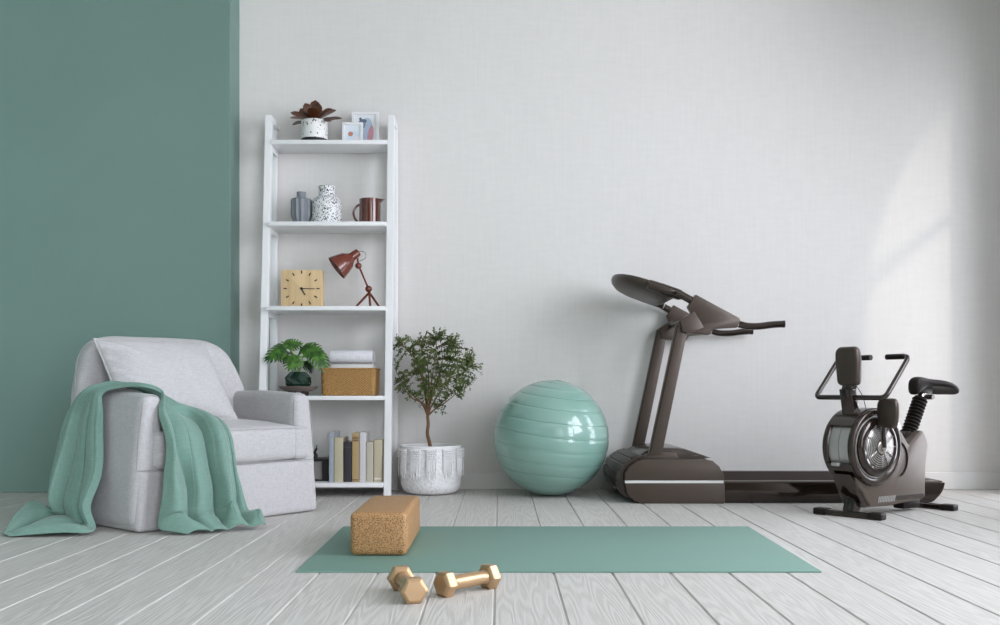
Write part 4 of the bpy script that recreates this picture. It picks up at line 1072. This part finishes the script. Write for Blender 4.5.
# straight runs with small rounded corners
def corner_path(P_, r_=0.018, k=5):
    P_ = [Vector(p) for p in P_]; out = [P_[0]]
    for i in range(1, len(P_) - 1):
        p, a_, b_ = P_[i], P_[i - 1], P_[i + 1]
        d = min(r_, (a_ - p).length * .45, (b_ - p).length * .45)
        s_ = p + (a_ - p).normalized() * d; e_ = p + (b_ - p).normalized() * d
        for j in range(k + 1):
            t_ = j / k; out.append(s_ * (1 - t_) ** 2 + p * 2 * t_ * (1 - t_) + e_ * t_ * t_)
    out.append(P_[-1]); return out
pts = [(0.08, -hy + 0.12, 0.752), (0.08, -hy, 0.752), (-0.092, -hy, 0.560), (-0.092, hy, 0.560), (0.08, hy, 0.752), (0.08, hy - 0.185, 0.752)]
bm = new(); tube(bm, corner_path(pts, 0.028), rb, 14); hb = bob('handlebar', bm, M_gloss)
for sg in (-1, 1):
    bm = new(); tube(bm, [(0.08, sg * (hy - 0.028), 0.752), (0.08, sg * (hy - (0.122 if sg < 0 else 0.187)), 0.752)], 0.0135, 14); obj('grip', bm, M_dark, hb)
bm = new(); tube(bm, smooth_path([(-0.08, -0.03, 0.615), (-0.055, -0.045, 0.57), (-0.04, -0.05, 0.52), (-0.03, -0.048, 0.497)], 5), 0.0017, 6); bob('cable', bm, M_dark)
# cranks and pedals
for sg, up_ in ((-1, 1), (1, -1)):
    yb = sg * (HD + 0.040)
    def CR(d_, yo=0.0, w_=0.0, yb=yb, sg=sg): return Vector((-0.004, yb + yo, RZ + d_ + w_)) if sg < 0 else Vector((d_ + w_ * 0, yb + yo, RZ + w_))
    bm = new(); tube(bm, [(0, sg * (HD + 0.02), RZ), (0, yb, RZ), ], 0.016, 14)
    cr = bob('crank', bm, M_steel if sg < 0 else M_brown)
    bm = new(); tube(bm, [(0, yb, RZ), CR(0.06), CR(0.115)], [0.0115, 0.009, 0.0085], 12); obj('crank_arm', bm, M_brown, cr)
    bm = new(); tube(bm, [CR(0.115, -sg * 0.008), CR(0.115, sg * 0.06)], 0.007, 10); obj('axle', bm, M_steel, cr)
    bm = new(); rs = []
    outl = round_poly([(-0.046, -0.070), (0.046, -0.070), (0.056, 0.0), (0.050, 0.070), (-0.050, 0.070), (-0.056, 0.0)], [0.03] * 6, 5)
    for (off, sc_) in ((-0.016, 0.80), (-0.012, 0.94), (-0.004, 1.0), (0.008, 1.0), (0.016, 0.9)):
        rs.append([CR(0.160, sg * 0.022 + u_ * sc_, w_ * sc_) + Vector((off, 0, 0)) for u_, w_ in outl])
    rings(bm, rs); bob('pedal', bm, M_brownm, angle=40)
# seat post with bellows, saddle
b0 = Vector((0.325, 0, 0.335)); b1 = Vector((0.470, 0, 0.60)); dB = (b1 - b0)
bm = new(); tube(bm, [b0, b1], 0.020, 16); bob('seat_post', bm, M_steel)
bm = new(); K = 66; path = []; rad = []
for i in range(K + 1):
    f_ = 0.17 + 0.66 * i / K; path.append(b0 + dB * f_); rad.append(0.031 + 0.0075 * math.sin(2 * PI * 11 * i / K))
tube(bm, path, rad, 24); bob('bellows', bm, M_dark, angle=180)
bm = new(); n_ = dB.normalized()
bm2 = new(); box(bm, -0.035, 0.035, -0.028, 0.028, -0.05, 0.02, 0.008, 2, Matrix.Translation(b0 + dB * 0.10) @ Matrix.Rotation(math.atan2(dB.x, dB.z), 4, 'Y')); bm2.free(); bob('post_sleeve', bm, M_gloss)
bm = new(); tube(bm, [b1 + Vector((0.012, -0.045, -0.04)), b1 + Vector((0.012, 0.03, -0.04))], 0.013, 12); bob('clamp_knob', bm, M_brown)
# saddle lofted along x : (x, half width, top z, thickness)
SQ = lambda x: 0.378 + (x - 0.315) * 0.80
st = [(0.315, 0.018, 0.640, 0.05), (0.325, 0.032, 0.655, 0.090), (0.355, 0.036, 0.664, 0.088), (0.40, 0.040, 0.660, 0.055), (0.45, 0.052, 0.652, 0.040), (0.50, 0.078, 0.650, 0.038), (0.55, 0.098, 0.648, 0.042), (0.60, 0.104, 0.638, 0.050), (0.635, 0.090, 0.618, 0.046), (0.652, 0.055, 0.596, 0.026)]
bm = new(); rs = []
for x_, w_, z_, th in st:
    ring = []
    for j in range(24):
        a_ = 2 * PI * j / 24
        c_, s_ = math.cos(a_), math.sin(a_)
        yy = w_ * (abs(c_) ** 0.7) * (1 if c_ > 0 else -1)
        zz = z_ - th / 2 + th / 2 * (abs(s_) ** 0.8) * (1 if s_ > 0 else -1) - 0.10 * (yy * yy) / max(w_, 0.03) * (1 if w_ > 0.05 else 0.3)
        ring.append(Vector((SQ(x_), yy, zz)))
    rs.append(ring)
rings(bm, rs); bob('saddle', bm, M_dark, sub=1)
bm = new(); box(bm, 0.425, 0.515, -0.022, 0.022, 0.575, 0.618, 0.008); bob('saddle_clamp', bm, M_dark)
bm = new(); prism(bm, round_poly([(0.10, 0.40), (0.21, 0.38), (0.235, 0.41), (0.215, 0.445), (0.12, 0.455)], 0.012, 3), -0.045, 0.045, 0.006, 2); bob('resistance_housing', bm, M_steelr)

# ================================================================== ARMCHAIR
A0 = Vector((-1.502, 3.94, 0)); TC = math.atan2(0.774, 0.633)
ch = thing('armchair', 'pale grey upholstered armchair with loose back cushion in front of green wall', 'armchair', A0, TC)
WCH = 0.943
def roundbox(bm, x0, x1, y0, y1, z0, z1, r, n=(20, 20, 12), crown=(0, 0, 0), fn=None):
    """box with evenly rounded edges, dense enough to be bent; crown bulges each face pair"""
    c_ = Vector(((x0 + x1) / 2, (y0 + y1) / 2, (z0 + z1) / 2)); h = Vector(((x1 - x0) / 2, (y1 - y0) / 2, (z1 - z0) / 2))
    cache = {}
    def vert(u, v, w):
        key = (round(u, 5), round(v, 5), round(w, 5))
        if key in cache: return cache[key]
        p = Vector((u * h.x, v * h.y, w * h.z))
        q = Vector([max(-(h[i] - r), min(h[i] - r, p[i])) for i in range(3)])
        d = p - q
        if d.length > 1e-9: p = q + d.normalized() * r
        b_ = [(1 - min(1, abs(p[i]) / h[i]) ** 2) for i in range(3)]
        p.z += crown[2] * b_[0] * b_[1] * (p.z / h.z); p.y += crown[1] * b_[0] * b_[2] * (p.y / h.y); p.x += crown[0] * b_[1] * b_[2] * (p.x / h.x)
        p = p + c_
        if fn: p = fn(p)
        cache[key] = bm.verts.new(p); return cache[key]
    def grid(k):
        out = [-1 + 2 * i / k for i in range(k + 1)]
        return [math.copysign(abs(t) ** 0.8, t) if t else 0 for t in out]
    G = [grid(n[i]) for i in range(3)]
    for ax in range(3):
        a_, b_ = [(1, 2), (2, 0), (0, 1)][ax]
        for sgn in (-1, 1):
            for i in range(n[a_]):
                for j in range(n[b_]):
                    q = []
                    for (ii, jj) in ((i, j), (i + 1, j), (i + 1, j + 1), (i, j + 1)):
                        uvw = [0, 0, 0]; uvw[ax] = sgn; uvw[a_] = G[a_][ii]; uvw[b_] = G[b_][jj]; q.append(vert(*uvw))
                    if sgn < 0: q.reverse()
                    if len(set(q)) == 4: bm.faces.new(q)
    return bm
def wob(p, a_=0.004, s_=6.0):
    n_ = noise.noise_vector(p * s_); return p + Vector(n_) * a_
def base_fn(p):
    f_ = 0.012 * (1 - p.z / 0.26)
    cx_ = WCH / 2
    return wob(Vector((p.x + f_ * (1 if p.x > cx_ else -1) * min(1, abs(p.x - cx_) / cx_ * 1.3), p.y - f_ * (1 if p.y < 0.1 else 0), p.z)), 0.002, 5)
bm = new(); roundbox(bm, 0.006, WCH - 0.006, 0.0, 0.66, 0.002, 0.262, 0.020, (36, 20, 12), fn=base_fn); obj('base', bm, M_sofa, ch, angle=180)
# arms
for sg, (xa, xb) in ((-1, (-0.002, 0.125)), (1, (WCH - 0.125, WCH + 0.002))):
    def arm_fn(p, sg=sg, xa=xa, xb=xb):
        t_ = (p.z - 0.26) / 0.32
        outer = (xb - p.x) / (xb - xa) if sg < 0 else (p.x - xa) / (xb - xa)
        q = Vector((p.x - sg * 0.034 * max(0, t_) * outer, p.y, p.z + 0.010 * min(1, max(0, (p.y - 0.05) / 0.3)) * max(0, t_))) + Vector((sg * 0.010 * (1 - min(1, p.z / 0.26)) * outer, 0, 0))
        return wob(q, 0.003, 7)
    bm = new(); roundbox(bm, xa - (0.006 if sg < 0 else 0), xb + (0.006 if sg > 0 else 0), 0.004, 0.64, 0.012, 0.578, 0.042, (12, 24, 26), crown=(0.004, 0.004, 0.006), fn=arm_fn)
    arm = obj('arm', bm, M_sofa, ch, angle=180)
    # seam around the front panel of the arm
    xo, xi = (xa, xb) if sg < 0 else (xb, xa)
    pts = [(xo - sg * 0.006, 0.016, 0.262), (xo - sg * 0.013, 0.014, 0.38), (xo - sg * 0.028, 0.014, 0.50), (xo - sg * 0.038, 0.018, 0.545), (xo - sg * 0.055, 0.022, 0.568), ((xo + xi) / 2 - sg * 0.018, 0.022, 0.574), (xi + sg * 0.025, 0.02, 0.562), (xi + sg * 0.006, 0.018, 0.53), (xi + sg * 0.004, 0.018, 0.44)]
    bm = new(); tube(bm, smooth_path(pts, 6), 0.0022, 6); obj('piping', bm, M_piping, arm)
# seam between base and cushion
bm = new(); tube(bm, [(0.002, 0.018, 0.258), (0.02, -0.002, 0.258), (WCH / 2, -0.004, 0.259), (WCH - 0.02, -0.002, 0.258), (WCH, 0.022, 0.258), (WCH + 0.004, 0.3, 0.258), (WCH - 0.006, 0.56, 0.258)], 0.0022, 6); obj('base_seam', bm, M_piping, ch)
# back with rounded shoulders, leaning a little
def back_fn(p):
    t_ = max(0, (p.z - 0.50) / 0.34); cx_ = WCH / 2
    y = p.y + 0.03 * max(0, (p.z - 0.45) / 0.4)
    rel = (p.x - cx_) / cx_
    k_ = (0.30 if rel > 0 else 0.13) * t_ ** 1.8 + 0.07 * (p.y - 0.52) / 0.14
    z = p.z - 0.03 * max(0, abs(rel) - 0.6) ** 2 / 0.16 * min(1, t_ * 1.3)
    return wob(Vector((cx_ + (p.x - cx_) * (1 - k_), y, z)), 0.004, 5)
bm = new(); roundbox(bm, 0.0, WCH, 0.50, 0.66, 0.10, 0.845, 0.068, (36, 14, 28), crown=(0, 0.012, 0.008), fn=back_fn); bk_ = obj('backrest', bm, M_sofa, ch, angle=180)
bm = new(); tube(bm, smooth_path([(0.004, 0.535, 0.60), (0.008, 0.54, 0.70), (0.03, 0.545, 0.765), (0.06, 0.552, 0.80), (0.11, 0.56, 0.822)], 6), 0.002, 6); obj('piping', bm, M_piping, bk_)
# seat cushion with an ear in front of each arm
def seat_fn(p):
    z = p.z + 0.022 * max(0, min(1, p.y / 0.35)) * (1 if p.z > 0.34 else 0)
    return wob(Vector((p.x, p.y, z)), 0.004, 6)
bm = new(); roundbox(bm, 0.118, WCH - 0.118, -0.018, 0.53, 0.262, 0.425, 0.030, (36, 24, 12), crown=(0, 0.010, 0.018), fn=seat_fn)
cu = obj('seat_cushion', bm, M_sofa, ch, angle=180)
for x0_, x1_ in ((0.072, 0.150), (WCH - 0.150, WCH - 0.052)):
    bm = new(); roundbox(bm, x0_, x1_, -0.020, 0.045, 0.264, 0.418 , 0.022, (10, 8, 14), crown=(0.004, 0.004, 0.004), fn=lambda p: wob(p, 0.003, 9)); obj('cushion_ear', bm, M_sofa, cu, angle=180)
bm = new(); tube(bm, smooth_path([(0.076, -0.010, 0.40), (0.10, -0.02, 0.413), (0.3, -0.026, 0.416), (0.5, -0.028, 0.418), (0.7, -0.026, 0.416), (WCH - 0.07, -0.018, 0.41)], 6), 0.0018, 6); obj('piping', bm, mat('light_seam', (0.5, 0.49, 0.5), 0.9), cu)
# loose back cushion with knife edges
def pillow(BL, BR, TR, TL, T, n=44):
    BL, BR, TR, TL = map(Vector, (BL, BR, TR, TL))
    bm = new()
    def pt(u, v, side):
        a_, b_ = (u + 1) / 2, (v + 1) / 2
        pull = 1 - 0.035 * (1 - abs(v) ** 2) * abs(u) ** 4
        pullv = 1 - 0.05 * (1 - abs(u) ** 2) * abs(v) ** 4
        a_ = 0.5 + (a_ - 0.5) * pull; b_ = 0.5 + (b_ - 0.5) * pullv
        p = (BL * (1 - a_) + BR * a_) * (1 - b_) + (TL * (1 - a_) + TR * a_) * b_
        nrm_ = ((BR - BL).cross(TL - BL)).normalized()
        t_ = T * (max(0, 1 - abs(u) ** 2.6) ** 0.55) * (max(0, 1 - abs(v) ** 2.8) ** 0.5)
        # creases fanning from the left edge
        edge = math.exp(-((u + 0.82) / 0.22) ** 2) * (1 - abs(u) ** 8)
        cr = 0.028 * edge * math.sin((v * 1.0 + u * 0.9) * 21) * (0.6 + 0.4 * math.sin(v * 5))
        cr += 0.004 * noise.noise(Vector((u * 2.2, v * 2.2, side * 3)))* (1 - abs(u) ** 6) * (1 - abs(v) ** 6) * 3
        return p + nrm_ * side * (t_ + cr * (1 if t_ > 0.01 else 0))
    V = {}
    for side in (1, -1):
        for i in range(n + 1):
            for j in range(n + 1):
                u = math.sin((i / n - 0.5) * PI) * 0.5 + (i / n * 2 - 1) * 0.5; v = math.sin((j / n - 0.5) * PI) * 0.5 + (j / n * 2 - 1) * 0.5
                if i in (0, n) or j in (0, n):
                    if side == -1: V[(side, i, j)] = V[(1, i, j)]; continue
                V[(side, i, j)] = bm.verts.new(pt(u, v, side))
    rim = []
    for side in (1, -1):
        for i in range(n):
            for j in range(n):
                q = [V[(side, i, j)], V[(side, i + 1, j)], V[(side, i + 1, j + 1)], V[(side, i, j + 1)]]
                if len(set(q)) >= 3:
                    try: bm.faces.new(q if side > 0 else list(reversed(q)))
                    except ValueError: pass
    rim = [V[(1, i, 0)].co.copy() for i in range(n)] + [V[(1, n, j)].co.copy() for j in range(n)] + [V[(1, i, n)].co.copy() for i in range(n, 0, -1)] + [V[(1, 0, j)].co.copy() for j in range(n, 0, -1)]
    return bm, rim
bm, rim = pillow((0.075, 0.25, 0.47), (0.655, 0.235, 0.452), (0.612, 0.45, 0.825), (0.045, 0.45, 0.825), 0.082)
pl = obj('back_cushion', bm, M_sofa, ch, angle=180)
bm = new(); tube(bm, rim + [rim[0]], 0.0045, 6); obj('welt', bm, M_sofa, pl)

# ================================================================== THROW
def LW(lx, ly, z):      # chair frame to world
    c_, s_ = math.cos(TC), math.sin(TC); return Vector((A0.x + lx * c_ - ly * s_, A0.y + lx * s_ + ly * c_, z))
UU = Vector((math.cos(TC), math.sin(TC), 0)); VV = Vector((-math.sin(TC), math.cos(TC), 0))
CAMW = Vector((0.3, -1, 0)).normalized()
OUTL = (-UU * 0.8 - VV * 0.1 + Vector((0, 0, 0.05))).normalized(); OUTR = (-VV + Vector((0, 0, 0.05))).normalized(); UPZ = Vector((0, 0, 1))
# rows: (front edge, back edge, outward, fold amplitude, fold sharpness)
rowsT = [
    (P(8, 539, 3.83), P(2, 536.5, 3.90), UPZ, 0.002),
    (P(30, 538, 3.84), P(12, 526, 4.05), UPZ, 0.028),
    (P(62, 537.2, 3.85), P(27, 515, 4.22), UPZ, 0.042),
    (P(92, 535.5, 3.88), P(46, 510, 4.26), (UPZ + OUTL).normalized(), 0.040),
    (P(101, 527, 3.96), P(54, 508, 4.19), OUTL, 0.030),
    (P(96, 506, 4.00), P(52, 499, 4.18), OUTL, 0.036),
    (P(103.5, 482, 4.035), P(51, 485, 4.19), OUTL, 0.036),
    (P(106.5, 458, 4.065), P(57, 457, 4.20), OUTL, 0.032),
    (P(106, 431, 4.085), P(63, 431, 4.22), OUTL, 0.026),
    (P(104.5, 411, 4.10), P(70, 410, 4.24), OUTL, 0.018),
    (LW(-0.006, 0.268, 0.578), LW(-0.03, 0.40, 0.59), (OUTL + UPZ).normalized(), 0.012),
    (LW(0.035, 0.185, 0.603), LW(0.03, 0.36, 0.615), UPZ, 0.008),
    (LW(0.085, 0.095, 0.604), LW(0.10, 0.31, 0.606), UPZ, 0.008),
    (LW(0.127, 0.040, 0.575), LW(0.17, 0.27, 0.575), (UPZ + UU * 0.5).normalized(), 0.010),
    (P(157.5, 407, 4.00), P(178, 407, 4.27), (UPZ * 0.5 + UU * 0.2 - VV).normalized(), 0.014),
    (P(158.5, 418, 3.985), P(200, 413.5, 4.32), (UPZ * 0.8 - VV).normalized(), 0.018),
    (P(160.3, 429, 3.97), P(218, 421, 4.30), (UPZ * 0.8 - VV).normalized(), 0.022),
    (P(161, 441, 3.96), P(229, 434, 4.235), (UPZ * 0.3 - VV).normalized(), 0.026),
    (P(161, 456, 3.955), P(233.5, 450, 4.225), OUTR, 0.030),
    (P(160.5, 472, 3.95), P(235, 469, 4.22), OUTR, 0.034),
    (P(159.5, 489, 3.945), P(240, 490, 4.215), OUTR, 0.038),
    (P(156, 508, 3.93), P(244, 509, 4.205), OUTR, 0.042),
    (P(155, 522, 3.915), P(250, 516, 4.17), (OUTR + UPZ * 0.5).normalized(), 0.040),
    (P(158, 533, 3.90), P(262, 521, 4.13), (OUTR * 0.4 + UPZ).normalized(), 0.046),
    (P(172, 534.5, 3.885), P(264, 524.5, 4.08), UPZ, 0.032),
    (P(188, 535, 3.88), P(266, 525.5, 4.06), UPZ, 0.006),
]
NCOL = 84; SUBR = 5
def cr(a_, b_, c_, d_, t): return 0.5 * ((2 * b_) + (c_ - a_) * t + (2 * a_ - 5 * b_ + 4 * c_ - d_) * t * t + (3 * b_ - a_ - 3 * c_ + d_) * t ** 3)
fine = []
K = len(rowsT)
for i in range(K - 1):
    R4 = [rowsT[max(i - 1, 0)], rowsT[i], rowsT[i + 1], rowsT[min(i + 2, K - 1)]]
    for s_ in range(SUBR if i < K - 2 else SUBR + 1):
        t_ = s_ / SUBR
        fine.append((cr(*[r_[0] for r_ in R4], t_), cr(*[r_[1] for r_ in R4], t_), (R4[1][2] * (1 - t_) + R4[2][2] * t_).normalized(), R4[1][3] * (1 - t_) + R4[2][3] * t_, i + t_))
def fold(c_, s_):
    """pleats: broad rounded ridges and narrow valleys, wandering along the cloth"""
    w = c_ + 0.055 * math.sin(s_ * 0.42 + 5 * c_) + 0.014 * math.sin(s_ * 1.1 + 11 * c_)
    f0 = 2.9 if s_ < 12 else 3.3
    q_ = f0 * w + 0.22
    k_ = int(math.floor(q_)) % 5
    big = (1.0, 0.62, 1.15, 0.55, 0.9)
    a_ = abs(math.sin(PI * q_)) ** 0.7 * big[k_]
    b_ = abs(math.sin(PI * (2.3 * q_ + 0.4 + 0.08 * s_))) ** 0.8
    return 0.84 * a_ + 0.16 * b_ * a_
bm = new(); G = []
for (a_, b_, out, amp, s_) in fine:
    row = []
    # cloth edge lies lower than the ridges; the ends of each row taper
    for j in range(NCOL + 1):
        c_ = j / NCOL
        taper = min(1, c_ / 0.05) * 0.6 + 0.4 if c_ < 0.05 else (min(1, (1 - c_) / 0.05) * 0.6 + 0.4 if c_ > 0.95 else 1)
        # slight sideways gathering
        cc = c_ + 0.035 * math.sin(2 * PI * ((2.9 if s_ < 12 else 3.3) * c_ + 0.40)) * math.sin(PI * c_)
        p = a_.lerp(b_, cc) + out * (amp * (1.5 if s_ < 11 else 2.5) * fold(c_, s_) * taper)
        p += Vector(noise.noise_vector(Vector((c_ * 3.0, s_ * 0.45, 1.7)))) * amp * 0.35
        p.z = max(p.z, 0.006 + 0.004 * abs(math.sin(9 * c_ + s_)))
        row.append(bm.verts.new(p))
    G.append(row)
for i in range(len(G) - 1):
    for j in range(NCOL):
        bm.faces.new((G[i][j], G[i][j + 1], G[i + 1][j + 1], G[i + 1][j]))
o = obj('throw_blanket', bm, M_throw, smooth=True, angle=180)
sm = o.modifiers.new('smooth', 'SMOOTH'); sm.factor = 0.5; sm.iterations = 1
sol = o.modifiers.new('solid', 'SOLIDIFY'); sol.thickness = 0.005; sol.offset = 0
s_ = o.modifiers.new('subsurf', 'SUBSURF'); s_.levels = 1; s_.render_levels = 1
tag(o, 'sage green cloth throw draped over the armchair arm and seat, pooling on floor', 'throw')

# ================================================================== CAMERA AND LIGHT
cam = bpy.data.cameras.new('camera'); co = bpy.data.objects.new('camera', cam); COL.objects.link(co)
co.location = (0, 0, CH); co.rotation_euler = (PI / 2, 0, 0)
cam.sensor_width = 36.0; cam.lens = F / 1000 * 36.0; cam.shift_y = (CY - 312.5) / 1000.0
cam.clip_start = 0.05
SC.camera = co

wd = bpy.data.worlds.new('sky'); SC.world = wd; wd.use_nodes = True
N, L = wd.node_tree.nodes, wd.node_tree.links
bg = N['Background']
tc = N.new('ShaderNodeTexCoord')
nrm = N.new('ShaderNodeVectorMath'); nrm.operation = 'NORMALIZE'; L.new(tc.outputs['Generated'], nrm.inputs[0])
sp = N.new('ShaderNodeSeparateXYZ'); L.new(nrm.outputs[0], sp.inputs[0])
r = N.new('ShaderNodeValToRGB'); e = r.color_ramp.elements    # brighter towards the side the sun stands on
mr = N.new('ShaderNodeMapRange'); mr.inputs['From Min'].default_value = -1; mr.inputs['From Max'].default_value = 1
dt = N.new('ShaderNodeVectorMath'); dt.operation = 'DOT_PRODUCT'; dt.inputs[1].default_value = Vector((1.0, -0.15, 0.12)).normalized(); L.new(nrm.outputs[0], dt.inputs[0]); L.new(dt.outputs['Value'], mr.inputs['Value']); L.new(mr.outputs[0], r.inputs['Fac'])
e[0].position = 0.35; e[0].color = (0.15, 0.13, 0.095, 1); e[1].position = 0.80; e[1].color = (10.0, 10.45, 11.5, 1)
x = e.new(0.60); x.color = (0.22, 0.195, 0.155, 1)
x = e.new(0.71); x.color = (2.2, 2.2, 2.25, 1)
L.new(r.outputs['Color'], bg.inputs['Color']); bg.inputs['Strength'].default_value = 1.0

# the openings the daylight comes through
def portal(name, loc, rot, sx, sy):
    l_ = bpy.data.lights.new(name, 'AREA'); l_.shape = 'RECTANGLE'; l_.size = sx; l_.size_y = sy; l_.cycles.is_portal = True
    o_ = bpy.data.objects.new(name, l_); COL.objects.link(o_); o_.location = loc; o_.rotation_euler = rot
for w in WINS:
    portal('window_daylight', (XR + 0.14, (w[0] + w[1]) / 2, (w[5] + w[3]) / 2), (0, PI / 2, 0), w[3] - w[5], w[1] - w[0])
portal('front_daylight', ((XL + XR) / 2, Y0, HC / 2), (PI / 2, 0, 0), XR - XL, HC)

# the sun through the window next to the back wall
sd = Vector((-0.87, 1.0, -0.80 * 0.87)).normalized()
tgt = Vector((XR, 5.05, 1.35))
sl = bpy.data.lights.new('sun_beam', 'SPOT'); so = bpy.data.objects.new('sun_beam', sl); COL.objects.link(so)
so.location = tgt - sd * 14; so.rotation_euler = sd.to_track_quat('-Z', 'Y').to_euler()
sl.energy = 9000; so.scale = (0.11, 1, 1); sl.spot_size = math.radians(11.5); sl.spot_blend = 0.05; sl.shadow_soft_size = 0.5; sl.color = (1.0, 0.86, 0.74)

SC.view_settings.view_transform = 'Standard'; SC.view_settings.look = 'None'
SC.view_settings.gamma = 1.0; SC.view_settings.use_curve_mapping = False
SC.view_settings.exposure = 0.0
SC.cycles.use_denoising = True
SC.cycles.max_bounces = 8; SC.cycles.diffuse_bounces = 5
